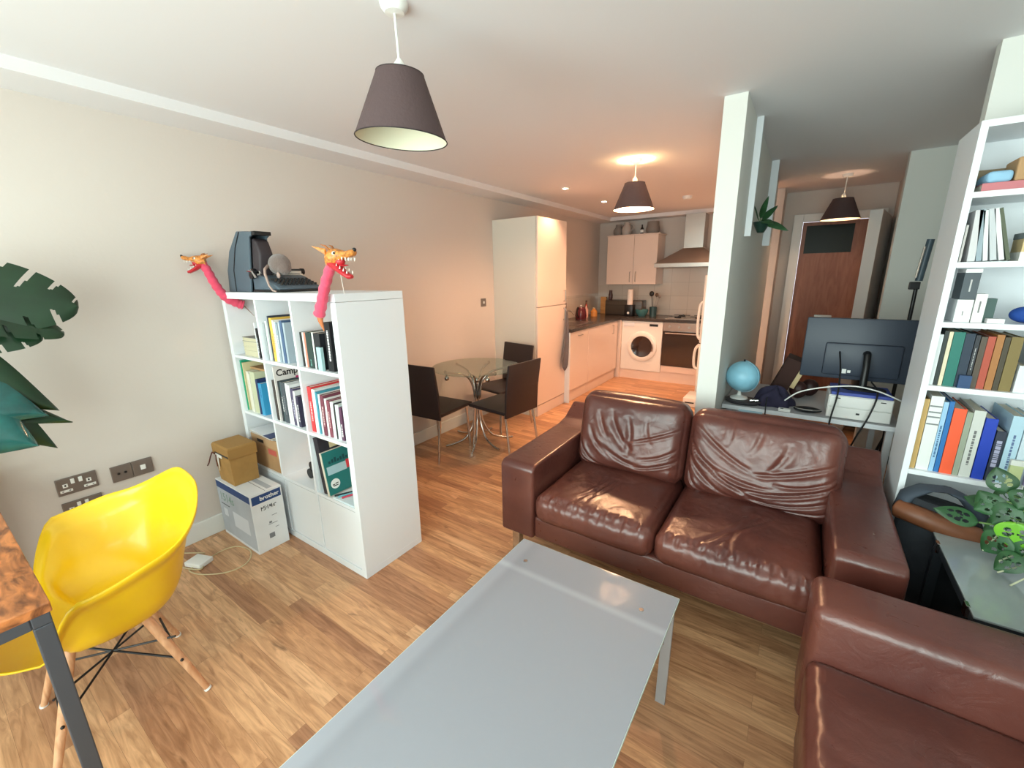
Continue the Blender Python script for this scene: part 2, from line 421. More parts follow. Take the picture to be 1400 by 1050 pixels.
row([(.004,.020,.25,.28,(222,214,186),'cream ring folder', dict(y=.03)), (.002,.016,.25,.27,(236,232,218),'white ring folder', dict(title=(.15,.2,.006), tcol=(60,60,60))),
     (.002,.022,.24,.27,(228,226,210),'off-white document folder'), (.004,.052,.255,.28,(200,204,172),'fat pale green folder'),
     (.004,.022,.215,.26,(34,50,96),'navy blue folder'), (.004,.036,.195,.25,(54,150,196),'bright blue folder', dict(title=(.11,.17,.012), tcol=(40,110,170)))],
    .066, SZ[1], 'in the second-row left cube', 'folders in the second-row left cube', cat='folder')
# green magazine file around them
mf = thing('document_folder', 'open green folder wrapped around papers at the wall end of second-row cube', 'folder', (.05,.02,SZ[1]), world=False, group='folders in the second-row left cube')
gm = mat('bright_green_card', (40,168,128), .45)
obj('cover', MB().box(-.008,-.002,0,.3,.001,.315).box(-.002,.012,0,.3,.308,.315,0), gm, mf)
obj('papers', MB().box(.0005,.010,.006,.28,.002,.30), mat('old_paper', (214,204,160), .9), mf)
b = thing('cardboard_sleeve', 'brown cardboard sleeve lying above the folders in second-row left cube', 'sleeve', (.20,.06,1.006))
obj('sleeve', MB().box(-.125,.16,0,.26,0,.012), M_card, b)
row([(.003,.022,.235,.26,(62,52,48),'dark brown hardback at the left end'), (.002,.016,.235,.26,(228,228,226),'thin white hardback'),
     (.010,.018,.235,.23,(40,46,50),'thin near-black paperback'), (.001,.018,.235,.23,(70,92,96),'dark teal paperback', dict(title=(.06,.15,.006))),
     (.001,.036,.235,.23,(74,82,90),'thick slate grey hardback', dict(title=(.05,.16,.008), tcol=(130,136,140))),
     (.002,.016,.232,.23,(234,234,234),'white paperback right of the slate one'), (.001,.013,.230,.23,(214,214,216),'slim pale grey paperback'),
     (.001,.012,.225,.23,(240,240,240),'slim bright white paperback'), (.001,.032,.210,.23,(84,76,104),'thick purple-grey paperback', dict(title=(.04,.15,.009), tcol=(180,176,200))),
     (.001,.018,.20,.22,(230,230,230),'white paperback near the right end'), (.001,.024,.175,.22,(58,54,78),'dark violet paperback at the right end', dict(title=(.03,.13,.007)))],
    .39, SZ[1], 'in the centre cube', 'books in the centre cube')
cm = thing('magazine', 'tall white magazine lettered Campo standing among the books in the centre cube', 'magazine', (.4395,.012,SZ[1]), group='books in the centre cube')
obj('cover', MB().box(0,.0075,0,.235,0,.318).box(.0075,.0078,0,.235,0,.0), mat('magazine_white', (226,220,216), .4), cm)
text('title', 'Campo', .052, TM((.0079,.012,.262),(0,1,0),(0,0,1)), mat('magazine_black', (30,26,28), .5), cm, bold=True)
obj('colour_block', MB().box(.0076,.0082,.12,.20,.215,.245), mat('magenta_print', (200,60,120), .5), cm)
row([(.008,.034,.245,.24,(212,58,62),'bright red hardback', dict(title=(.06,.17,.010), tcol=(240,200,200))),
     (.002,.028,.235,.23,(232,234,234),'white hardback next to the red one'), (.002,.014,.225,.23,(70,150,170),'slim teal paperback'),
     (.002,.020,.215,.23,(228,232,232),'white paperback right of the teal one'), (.002,.028,.215,.23,(120,62,78),'maroon hardback', dict(title=(.05,.16,.008), tcol=(220,190,190))),
     (.002,.018,.20,.22,(238,236,234),'white paperback between two maroon ones'), (.002,.022,.195,.22,(136,72,86),'dull maroon paperback', dict(title=(.05,.14,.006), tcol=(220,190,190))),
     (.002,.024,.19,.22,(236,238,236),'thick white paperback right of the dull maroon one'), (.002,.012,.185,.22,(44,42,44),'slim black paperback'),
     (.002,.026,.182,.22,(214,228,226),'pale mint paperback'), (.001,.020,.172,.22,(96,60,86),'plum paperback at the right end', dict(title=(.02,.09,.008)))],
    .741, SZ[1], 'in the second-row right cube', 'books in the second-row right cube')
# third row: archive box, magazines on it
ab = thing('archive_box', 'brown cardboard archive box in the third-row left cube of the white unit', 'box', (.205,.2,SZ[2]), world=True)
obj('box_body', MB().box(.046,.367,.012,.36,.3955,.590,.002), M_card, ab)
obj('lid_flap', MB().box(.044,.369,.009,.362,.545,.604,.002), mat('cardboard_lid', (186,150,112), .8), ab)
obj('hand_hole', MB().box(.12,.195,.0082,.0095,.560,.580,.0), M_black, ab)
obj('red_label', MB().box(.235,.33,.0108,.0119,.500,.535), mat('red_print', (196,96,84), .6), ab)
for i, (dx, dy, c, l) in enumerate(((0,0,(70,80,96),'navy magazine lying at the bottom of the pile on the archive box'), (.006,-.01,(225,228,230),'white magazine in the middle of the pile on archive box'), (.012,-.016,(52,66,110),'blue and white magazine on top of the archive box pile'))):
    m_ = thing('magazine', l, 'magazine', (.06+dx,.01+dy,.6045+i*.0095), rz=-.03*i, group='magazines on the archive box')
    obj('cover', MB().box(0,.285,0,.23,0,.0012).box(0,.285,0,.23,.0078,.009), mat('cover_%d_%d_%d' % c, c, .35), m_)
    obj('page_block', MB().box(.002,.283,.001,.228,.0012,.0078), M_paper, m_)
    if i == 2: obj('cover_picture', MB().box(.0,.19,.0,.23,.009,.0093), mat('white_print', (228,232,236), .35), m_)
# third row middle: binder ends / black rolls
for i, (z_, x_) in enumerate(((.425,.690),(.463,.704))):
    rl = thing('black_roll', ['lower of two black rolls on the third-row middle cube floor', 'upper of two black rolls in the third-row middle cube'][i], 'roll', (.555 if i == 0 else .582,.12,[.4256,.4806][i]), group='black rolls in the third-row middle cube')
    obj('roll', MB().cyl((0,-.045,0),(0,.02,0),.025 if i else .03, n=24), M_black, rl, smooth=True)
# third row right: black folder, teal notebook, papers, pens
X = CX[2]
bf = thing('display_folder', 'large black folder leaning left behind the teal book in the third-row right cube', 'folder', (X+.062,.008,SZ[2]+.0062))
MR = Matrix.Rotation(-.13, 4, 'Y')
obj('cover', MB().box(0,.038,0,.25,0,.315).xf(MR), mat('black_folder', (44,42,50), .5), bf)
obj('card_tab', MB().box(.0385,.0395,.06,.125,.245,.288).xf(MR), mat('manila', (206,190,150), .7), bf)
tn = thing('notebook', 'teal book with a pale strip and red block in the third-row right cube', 'book', (X+.106,.004,SZ[2]+.0032))
MR = Matrix.Rotation(-.15, 4, 'Y')
tm_ = mat('teal_cover', (34,118,116), .4)
obj('page_block', MB().box(-.001,.013,-.001,.177,-.0,.243).xf(MR), M_paper, tn)
obj('cover', MB().box(.0131,.0155,.002,.175,.002,.241,.0008).xf(MR), tm_, tn)
obj('title_strip', MB().box(.0156,.0162,.014,.128,.112,.158).xf(MR), mat('pale_blue_label', (172,204,212), .5), tn)
obj('red_block', MB().box(.0156,.0162,.1285,.170,.116,.164).xf(MR), mat('red_label', (214,60,70), .5), tn)
obj('round_badge', MB().cyl((.0156,.045,.058),(.0163,.045,.058),.027,n=28).xf(MR), mat('white_badge', (232,240,238), .5), tn)
bdg = MB()
for (a_,b_,c_,d_) in ((.028,.040,.052,.058),(.044,.062,.056,.061),(.030,.060,.045,.050)): bdg.box(.0164,.0167,a_,b_,c_,d_)
obj('badge_mark', bdg.xf(MR), M_black, tn)
tl = MB()
for q_ in range(7): tl.box(.0156,.0161,.03+q_*.017,.042+q_*.017,.172,.186+(q_%3)*.006)
obj('title_lettering', tl.xf(MR), mat('dark_teal_print', (20,70,74), .5), tn)
for i, (c, l) in enumerate((((230,238,240),'loose white sheet fanned upright at the left of third-row right cube'), ((216,226,230),'second loose sheet fanned beside the black folder in third-row right cube'))):
    sh = obj('paper_sheet', MB().box(X+.010+i*.014, X+.012+i*.014, .01, .25, SZ[2]+.0005, SZ[2]+.285-i*.02), mat('sheet_%d' % i, c, .8), None, loc=(X+.02+i*.018,.1,SZ[2]))
    tag(sh, l, 'paper', 'loose sheets in the third-row right cube')
for i, (c, l) in enumerate((((30,40,46),'dark pen lying at the front of the third-row right cube'), ((120,190,205),'light blue pen lying at the front of third-row right cube'), ((210,70,90),'red-ended pen lying at the front of third-row right cube'))):
    pn = thing('pen', l, 'pen', (X+.150+i*.026,.012+.004*i,SZ[2]+.0165), rz=1.1+.08*i, group='pens in the third-row right cube')
    obj('barrel', MB().cyl((0,0,0),(.12,0,0),.005,n=10), mat('pen_%d' % i, c, .3), pn, smooth=True)
    obj('cap', MB().cyl((.12,0,0),(.15,0,0),.0058,n=10), M_white2, pn, smooth=True)
pp = obj('paper_pad', MB().box(X+.145,X+.325,.008,.30,SZ[2]+.0005,SZ[2]+.010), mat('pale_pad', (214,230,236), .7), None, loc=(X+.2,.1,SZ[2]))
tag(pp, 'pale blue-white pad lying flat in the third-row right cube', 'paper pad')

# ------------------------------------------------------------------ things on the cube unit: typewriter, case lid, toy rat, puppets
KT = kh
ld = thing('typewriter_case_lid', 'blue-grey typewriter case lid standing upright on the white cube unit', 'case lid', (.14,.12,KT), world=True)
prof = [(0.0,KT),(0.02,KT+.12),(0.08,KT+.225),(.20,KT+.325),(.36,KT+.315),(.355,KT+.295),(.33,KT+.285),(.262,KT)]
sh = MB().prism(prof, 'y', .05, .062, .004, 2)
sh.prism(prof, 'y', .138, .15, .004, 2)
sh.prism([(0.0,KT),(0.02,KT+.12),(0.08,KT+.225),(.20,KT+.325),(.36,KT+.315),(.358,KT+.300),(.21,KT+.305),(.10,KT+.215),(.04,KT+.12),(.02,KT)], 'y', .0621, .1379)
obj('shell', sh, M_greyplas, ld)
obj('rim', MB().tube([(.095,.0485,KT+.003),(.105,.0485,KT+.12),(.165,.0485,KT+.24),(.235,.0485,KT+.319)], .0028, 8), M_black, ld)
obj('lining', MB().prism([(.262,KT+.002),(.328,KT+.285),(.365,KT+.27),(.395,KT+.20),(.36,KT+.08),(.29,KT+.002)], 'y', .063, .137, .012), M_darkplas, ld, smooth=True)
obj('catch', MB().box(.35,.385,.055,.145,KT+.296,KT+.316,.003), M_black, ld)
def tx_(x): return .285+(x-.37)*.50
tw = thing('typewriter', 'blue-grey portable typewriter lying open on the white cube unit', 'typewriter', (.42,.17,KT), world=True)
obj('body', MB().prism([(tx_(.37),KT+.012),(tx_(.37),KT+.085),(tx_(.50),KT+.092),(tx_(.62),KT+.078),(tx_(.90),KT+.022),(tx_(.90),KT+.012)], 'y', .06, .30, .008), M_greyplas, tw, smooth=True)
obj('base', MB().box(tx_(.365),tx_(.915),.055,.305,KT+.001,KT+.013,.002), M_black, tw)
obj('platen', MB().cyl((.325,.045,KT+.110),(.325,.315,KT+.110),.015,n=20), M_black, tw, smooth=True)
obj('carriage', MB().box(.30,.36,.05,.31,KT+.088,KT+.098,.002).box(.335,.365,.06,.30,KT+.094,KT+.114,.004), M_chrome, tw)
obj('carriage_knob', MB().cyl((.34,.026,KT+.090),(.34,.046,KT+.090),.020,n=20), M_black, tw, smooth=True)
obj('carriage_knob', MB().cyl((.325,.316,KT+.110),(.325,.334,KT+.110),.018,n=20), M_black, tw, smooth=True)
obj('return_lever', MB().tube([(.31,.05,KT+.120),(.29,.035,KT+.112),(.36,.028,KT+.108),(.385,.03,KT+.075)], .006, 8), M_chrome, tw, smooth=True)
for r_ in range(4):
    for c_ in range(10):
        xx = tx_(.70)+r_*.022; zz_ = KT+.078-(xx-tx_(.62))*.40+.006
        obj('key', MB().cyl((xx,.08+c_*.0215+r_*.004,zz_-.006),(xx,.08+c_*.0215+r_*.004,zz_+.006),.007,n=8), M_black, tw, smooth=True)
rt = thing('toy_rat', 'grey-brown plush rat with a long pale tail sitting on the typewriter', 'soft toy', (.40,.17,KT+.09), world=True)
mr = mat('rat_fur', (116,98,91), .95, sheen=.5, bump=(180,.6)); mtl = mat('rat_skin', (176,152,142), .8)
rb = MB().ball((.415,.15,KT+.146),.066,18,(1.1,.78,.85)); rb.ball((.45,.15,KT+.128),.045,14,(1,.85,.9)); obj('body', rb, mr, rt, smooth='all')
obj('head', MB().ball((.345,.17,KT+.150),.028,14,(1.35,.8,.8)), mr, rt, smooth='all')
for dy in (-.02,.02): obj('ear', MB().ball((.355,.17+dy,KT+.178),.015,10,(.4,.9,1)), mtl, rt, smooth='all')
obj('nose', MB().ball((.306,.17,KT+.148),.005,8), M_black, rt, smooth='all')
obj('foot', MB().ball((.455,.115,KT+.088),.013,10,(1,.7,1.3)), mtl, rt, smooth='all')
obj('tail', MB().tube([(.39,.10,KT+.14),(.40,.075,KT+.12),(.43,.058,KT+.095),(.46,.048,KT+.07),(.49,.040,KT+.035),(.53,.035,KT+.010),(.56,.035,KT+.006)], [.008,.0075,.007,.006,.005,.0045,.004], 10), mtl, rt, smooth='all')

M_pink = mat('pink_cloth', (222,72,102), .8, sheen=.3, bump=(45,.5)); M_gold = mat('painted_gold_wood', (208,132,62), .45, vary=.55, vscale=85)
M_red = mat('painted_red_mouth', (188,38,48), .4)
def dragon(label, loc, path, r0, hd, up, size, tailcol):
    d = thing('dragon_puppet', label, 'puppet', loc, world=True, group='dragon puppets on the cube unit')
    P = [Vector(p) for p in path]; pts = []
    for i in range(len(P)-1):
        for j in range(6):
            t = j/6; a = P[max(i-1,0)]; b = P[i]; c = P[i+1]; e = P[min(i+2,len(P)-1)]
            pts.append(.5*((2*b)+(c-a)*t+(2*a-5*b+4*c-e)*t*t+(3*b-a-3*c+e)*t**3))
    pts.append(P[-1]); n = len(pts)
    obj('neck', MB().tube(pts, [r0*(1.0+.10*math.sin(i*1.9))*(1-.22*i/n) for i in range(n)], 16), M_pink, d, smooth='all')
    # crest: pale ribbon along the back of the neck
    x = Vector(hd).normalized(); z = Vector(up); z = (z-x*z.dot(x)).normalized(); y = z.cross(x)
    B = Matrix((x,y,z)).transposed().to_4x4(); B = Matrix.Translation(P[-1]) @ B @ Matrix.Scale(size,4)
    hd_ = MB().ring_loft([[Vector((px, w*math.cos(2*PI*q/12), c+h*math.sin(2*PI*q/12))) for q in range(12)] for px,w,c,h in
        ((-.25,.18,.02,.24),(-.05,.29,.08,.31),(.15,.29,.13,.28),(.33,.24,.19,.19),(.55,.20,.22,.12),(.75,.20,.28,.13),(.90,.15,.32,.11),(.95,.06,.33,.05))]).xf(B)
    obj('head', hd_, M_gold, d, smooth=True)
    jw = MB().ring_loft([[Vector((px, w*math.cos(2*PI*q/12), c+h*math.sin(2*PI*q/12))) for q in range(12)] for px,w,c,h in
        ((-.12,.22,-.08,.18),(.15,.24,-.20,.17),(.42,.21,-.38,.12),(.68,.17,-.50,.10),(.80,.08,-.50,.06))]).xf(B)
    obj('jaw', jw, M_red, d, smooth=True)
    obj('mouth_lining', MB().ball((.28,0,-.02),.2,10,(1,.85,.7)).xf(B), M_red, d, smooth='all')
    obj('tongue', MB().ring_loft([[Vector((px, w*math.cos(2*PI*q/8), c+h*math.sin(2*PI*q/8))) for q in range(8)] for px,w,c,h in ((.1,.10,-.08,.05),(.4,.09,-.15,.04),(.62,.05,-.12,.02))]).xf(B), M_red, d, smooth=True)
    te = MB()
    for s in (-1,1):
        for px in (.35,.5,.65,.8): te.cyl((px,s*.15,.14),(px,s*.14,.02),.032,.004,8); te.cyl((px-.1,s*.15,-.20-(px-.35)*.45),(px-.1,s*.14,-.09-(px-.35)*.45),.028,.004,8)
    obj('teeth', te.xf(B), mat('tooth_white', (238,236,226), .3), d)
    for s in (-1,1):
        obj('ear', MB().ring_loft([[Vector((-.12-.5*t, s*(.24+.14*t)+.05*(1-t)*math.cos(2*PI*q/8), .26+.16*t+.11*(1-t)*math.sin(2*PI*q/8))) for q in range(8)] for t in (0,.35,.7,.97)]).xf(B), M_gold, d, smooth=True)
        obj('eye', MB().ball((.22,s*.21,.24),.075,10).xf(B), mat('eye_white', (236,232,214), .25), d, smooth='all')
        obj('pupil', MB().ball((.26,s*.255,.25),.04,8).xf(B), M_black, d, smooth='all')
        obj('horn', MB().tube([(-.05,s*.12,.3),(-.2,s*.16,.46),(-.38,s*.2,.5)], [.05,.035,.008], 8).xf(B), mat('horn_brown', (160,92,40), .5), d, smooth=True)
    obj('nose', MB().ball((.92,0,.42),.07,10).xf(B), M_black, d, smooth='all')
    a, b = P[0], P[0]+(P[0]-P[1]).normalized()*.01
    return d, P
d2, P2 = dragon('pink dragon puppet hanging at the right front corner, gold head facing right', (1.04,-.024,1.37),
    [(1.030,-.030,1.372),(1.068,-.033,1.43),(1.112,-.036,1.50),(1.168,-.042,1.565),(1.215,-.050,1.602)], .0245, (.93,.22,-.10), (0,0,1), .115, 0)
obj('tail_cone', MB().tube([(1.035,-.030,1.376),(1.030,-.027,1.345),(1.037,-.020,1.300)], [.017,.011,.002], 12), mat('orange_wood', (196,116,70), .6), d2, smooth=True)
obj('thread', MB().tube([(1.225,-.035,1.585),(1.16,.02,1.464)], .0012, 6), M_white2, d2)
d1, P1 = dragon('pink dragon puppet hanging at the wall end, gold head facing left', (.06,-.02,1.42),
    [(.065,.085,1.386),(.058,.06,1.398),(.050,.012,1.428),(.048,-.018,1.47),(.048,-.045,1.53),(.048,-.065,1.59),(.046,-.085,1.628)], .027, (-.62,-.78,-.05), (0,0,1), .092, 0)
obj('tail_wire', MB().tube([(.065,.085,1.386),(.075,.13,1.32)], [.003,.001], 6), mat('brown_wire', (140,96,80), .6), d1)

# ------------------------------------------------------------------ printer box, paper bag, adapter and cable
pb = thing('printer_box', 'white and blue printer carton with black lettering on the floor by the wall', 'box', (.21,-.125,0), world=True)
x0,x1,y0,y1,z1 = 0.0,.425,-.212,-.036,.368
M_ctn = mat('white_carton', (226,228,230), .6, vary=.03); M_bb = mat('navy_print', (26,62,118), .5); M_ink = mat('dark_ink', (40,44,50), .6); M_pho = mat('grey_print', (176,182,190), .6, vary=.12, vscale=5)
obj('carton', MB().box(x0,x1,y0,y1,0,z1,.002), M_ctn, pb)
obj('top_seam', MB().box(x0+.004,x1-.004,(y0+y1)/2-.001,(y0+y1)/2+.001,z1,z1+.0006), M_ink, pb)
obj('tape', MB().box(x0+.2,x1-.02,y0+.105,y0+.135,z1,z1+.0005), M_pho, pb)
obj('blue_band', MB().box(x1,x1+.0006,y0+.008,y1-.008,z1-.062,z1-.012), M_bb, pb)
obj('blue_band', MB().box(x0+.004,x1-.004,y0-.0006,y0,z1-.05,z1-.006), M_bb, pb)
obj('printed_photo', MB().box(x0+.004,x1-.004,y0-.0006,y0,.02,z1-.052), M_pho, pb)
text('brand_lettering', 'brother', .034, TM((x1+.0007,y0+.050,z1-.047),(0,1,0),(0,0,1)), M_white2, pb, bold=True)
text('model_lettering', '1514s', .036, TM((x1+.0003,y0+.042,z1-.112),(0,1,0),(0,0,1)), M_ink, pb)
text('side_lettering', '1514s', .075, TM((x0+.03,y0-.0009,z1-.125),(1,0,0),(0,0,1)), mat('pale_green_ink', (120,150,134), .6), pb)
pi_ = MB()
for (a,b,c,e) in ((.05,.06,.268,.278),(.075,.083,.268,.272),(.095,.103,.266,.279),(.125,.135,.27,.276),(.10,.13,.205,.208),(.075,.125,.155,.158),(.08,.095,.162,.174),(.11,.13,.125,.128),(.07,.10,.07,.10)):
    pi_.box(x1,x1+.0005,y0+a,y0+b,c,e)
obj('small_print', pi_, mat('grey_ink', (120,124,130), .6), pb)
obj('printed_lines', MB().box(x0+.03,x0+.14,y0-.0010,y0-.0006,.215,.220), M_ink, pb)
obj('printed_device', MB().box(x0+.17,x0+.36,y0-.0010,y0-.0006,.10,.20).box(x0+.05,x0+.10,y0-.0010,y0-.0006,.14,.19), mat('pale_print', (208,212,218), .5), pb)

pbag = thing('paper_bag', 'brown paper carry box with a ribbon tie standing on the printer carton', 'bag', (.12,-.12,.3695), world=True)
zb = .3695
obj('bag_body', MB().ring_loft([[(a0,b0,z),(a1,b0,z),(a1,b1,z),(a0,b1,z)] for a0,a1,b0,b1,z in ((.045,.225,-.195,-.06,zb),(.04,.228,-.198,-.058,zb+.09),(.036,.230,-.20,-.056,zb+.17))]), M_bag, pbag)
obj('folded_top', MB().ring_loft([[(a0,b0,z),(a1,b0,z),(a1,b1,z),(a0,b1,z)] for a0,a1,b0,b1,z in ((.030,.238,-.206,-.052,zb+.168),(.026,.236,-.205,-.05,zb+.225),(.034,.232,-.198,-.056,zb+.236))]), mat('kraft_top', (158,118,62), .7), pbag)
obj('dark_gap', MB().box(.06,.232,-.2068,-.2055,zb+.176,zb+.186), M_black, pbag)
obj('white_label', MB().prism([(.075,zb+.165),(.105,zb+.165),(.09,zb+.07)], 'y', -.2085, -.2065).box(.07,.15,-.209,-.2068,zb+.16,zb+.178), mat('tag_white', (232,228,220), .6), pbag)
obj('ribbon', MB().tube([(.075,-.212,zb+.175),(.045,-.214,zb+.18),(.03,-.222,zb+.15),(.015,-.23,zb+.11),(.0,-.235,zb+.09)], .0035, 8).tube([(.085,-.2115,zb+.172),(.082,-.214,zb+.14),(.088,-.214,zb+.10)], .003, 8), mat('brown_ribbon', (92,48,36), .6), pbag, smooth=True)

ad = thing('power_adapter', 'small white power adapter with cable coiled on the floor beside the carton', 'adapter', (.21,-.43,0), world=True)
obj('adapter_block', MB().box(-.055,.055,-.042,.042,.0,.028,.006,Matrix.Translation((.215,-.435,0)) @ Matrix.Rotation(.35,4,'Z'),3), M_white2, ad, smooth=True)
def spline(P, k=6, closed=False):
    P = [Vector(p) for p in P]; out = []
    for i in range(len(P)-1):
        a = P[max(i-1,0)]; b = P[i]; c = P[i+1]; e = P[min(i+2,len(P)-1)]
        for j in range(k):
            t = j/k; out.append(.5*((2*b)+(c-a)*t+(2*a-5*b+4*c-e)*t*t+(3*b-a-3*c+e)*t**3))
    return out+[P[-1]]
obj('cable', MB().tube(spline([(.0,-.47,.003),(.06,-.43,.003),(.12,-.40,.010),(.155,-.385,.012)]), .0032, 8)
    .tube(spline([(.26,-.42,.012),(.235,-.49,.004),(.33,-.47,.003),(.43,-.385,.003),(.44,-.29,.003),(.35,-.225,.003),(.24,-.24,.003),(.20,-.30,.003),(.22,-.40,.003),(.29,-.455,.009),(.18,-.50,.003),(.10,-.485,.003)]), .0032, 8), mat('cream_cable', (206,190,150), .5), ad, smooth=True)

# ------------------------------------------------------------------ sockets and switch on the left wall
M_plate = mat('dark_bronze_plate', (128,117,110), .4, metal=.4)
def socket(name, label, y0, y1, z0, z1, kind):
    s = thing(name, label, 'socket' if 'switch' not in name else 'light switch', (XW,(y0+y1)/2,(z0+z1)/2), world=True, group='wall plates behind the yellow chair' if y0 < 0 else None)
    obj('plate', MB().box(XW,XW+.009,y0,y1,z0,z1,.003), M_plate, s)
    X_ = XW+.009; yc = (y0+y1)/2; zc = (z0+z1)/2
    if kind == 'double':
        for sg in (-1,1):
            obj('rocker', MB().box(X_,X_+.004,yc+sg*.014-.007,yc+sg*.014+.007,zc+.008,zc+.033,.001), M_white2, s)
            cy = yc+sg*.042
            obj('outlet', MB().box(X_,X_+.0015,cy-.009,cy+.009,zc-.004,zc+.014,.0).box(X_,X_+.0015,cy-.022,cy+.022,zc-.028,zc-.016), M_white2, s)
            obj('pin_slot', MB().box(X_+.0015,X_+.002,cy-.003,cy+.003,zc+.001,zc+.010).box(X_+.0015,X_+.002,cy-.015,cy-.009,zc-.024,zc-.020).box(X_+.0015,X_+.002,cy+.009,cy+.015,zc-.024,zc-.020), M_black, s)
    elif kind == 'aerial':
        for sg in (-1,1): obj('aerial_port', MB().cyl((X_,yc+sg*.014,zc),(X_+.003,yc+sg*.014,zc),.006,n=14), M_black, s)
    else:
        obj('rocker' if kind=='switch' else 'port', MB().box(X_,X_+.004,yc-.011,yc+.011,zc-.013,zc+.013,.001), M_white2, s)
    return s
socket('double_socket','dark double wall socket, upper of the two stacked behind the yellow chair',-.842,-.696,.525,.611,'double')
s2 = socket('double_socket','dark double wall socket, lower of the two stacked, half hidden by yellow chair',-.842,-.696,.40,.486,'double')
obj('plug', MB().cyl((XW+.0095,-.727,.43),(XW+.045,-.727,.43),.026,n=24), M_white2, s2, smooth=True)
socket('aerial_socket','dark single wall plate with two small aerial holes left of white-buttoned plate',-.644,-.558,.513,.599,'aerial')
socket('telephone_socket','dark single wall plate with one white port, nearest the printer carton',-.557,-.471,.513,.599,'port')
socket('light_switch','dark bronze light switch on the cream wall above the dining table',2.488,2.572,1.215,1.30,'switch')

# ------------------------------------------------------------------ pendant lamps
def pendant(label, x, y, zr, zt, zb, rt_, rb_, tilt, lit):
    p = thing('pendant_lamp', label, 'pendant lamp', (x,y,zr), world=True, group='tapered dark pendant lamps')
    obj('ceiling_rose', MB().lathe([(.001,zr-.028),(.03,zr-.026),(.042,zr-.012),(.045,zr)], (x,y,0), 28), M_white2, p, smooth=True)
    obj('flex', MB().cyl((x,y,zr-.025),(x-.005,y+.01,zt+.03),.004,n=10), M_white2, p, smooth=True)
    obj('lamp_holder', MB().lathe([(.006,zt+.045),(.017,zt+.03),(.02,zt-.01),(.02,zt-.045)], (x-.005,y+.01,0), 20), M_white2, p, smooth=True)
    C_ = Vector((x-.005,y+.01,zt-.005)); M = Matrix.Translation(C_) @ Matrix.Rotation(tilt,4,'Y') @ Matrix.Translation(-C_)
    nz = zt-zb
    obj('lamp_shade', MB().lathe([(rt_,zt),(rb_,zb)], (C_.x,C_.y,0), 64, None).xf(M), M_dark, p, smooth='all', solid=0)
    obj('shade_lining', MB().lathe([(rt_-.002,zt-.001),(rb_-.002,zb+.001)], (C_.x,C_.y,0), 64).xf(M), M_cream, p, smooth='all')
    obj('trim_ring', MB().tube([M @ Vector((C_.x+rb_*math.cos(a),C_.y+rb_*math.sin(a),zb)) for a in [2*PI*i/64 for i in range(64)]], .0018, 6, True).tube([M @ Vector((C_.x+rt_*math.cos(a),C_.y+rt_*math.sin(a),zt)) for a in [2*PI*i/48 for i in range(48)]], .0015, 6, True), mat('dark_binding', (40,30,32), .7), p, smooth=True)
    obj('spider', MB().tube([M @ Vector((C_.x-rt_,C_.y,zt-.012)), M @ Vector((C_.x+rt_,C_.y,zt-.012))], .0014, 6).tube([M @ Vector((C_.x,C_.y-rt_,zt-.012)), M @ Vector((C_.x,C_.y+rt_,zt-.012))], .0014, 6), M_white2, p)
    bm_ = mat('lit_bulb', (255,230,190), .3, emit=(255,214,160), estr=60) if lit else mat('unlit_bulb', (238,238,228), .25)
    obj('bulb', MB().ball((C_.x,C_.y,zt-.09),.03,16,(1,1,1.25)), bm_, p, smooth='all')
    return p
pendant('dark tapered pendant lamp, unlit, nearest to the camera above the white cube unit', 1.632, -.012, H, 2.178, 1.985, .077, .153, .07, False)
pendant('lit dark tapered pendant lamp glowing near the kitchen', 1.634, 2.32, H, 2.205, 2.015, .075, .153, 0., True)
pendant('small far dark pendant lamp hanging in the hallway before the front door', 3.0, 4.0, H, 2.165, 1.985, .077, .153, .0, False)
for i, (x, y) in enumerate(((.714,2.943),(.716,3.931))):
    p = thing('spotlight', ['lit recessed ceiling spotlight, the nearer one left of glowing pendant', 'lit recessed ceiling spotlight, the farther one nearest the kitchen corner'][i], 'ceiling spotlight', (x,y,H), group='recessed kitchen spotlights')
    obj('bezel', MB().lathe([(.028,0),(.044,0),(.044,-.006),(.03,-.008),(.028,0)], n=28), M_white2, p, smooth=True)
    obj('lamp_face', MB().cyl((0,0,-.0055),(0,0,-.001),.028,n=28), mat('spot_face', (255,240,210), .3, emit=(255,226,180), estr=30), p)
sm = thing('smoke_alarm', 'round white smoke alarm on the kitchen ceiling', 'smoke alarm', (1.585,4.224,H))
obj('alarm_body', MB().lathe([(.001,-.035),(.04,-.034),(.052,-.02),(.055,0)], n=30), M_white2, sm, smooth=True)

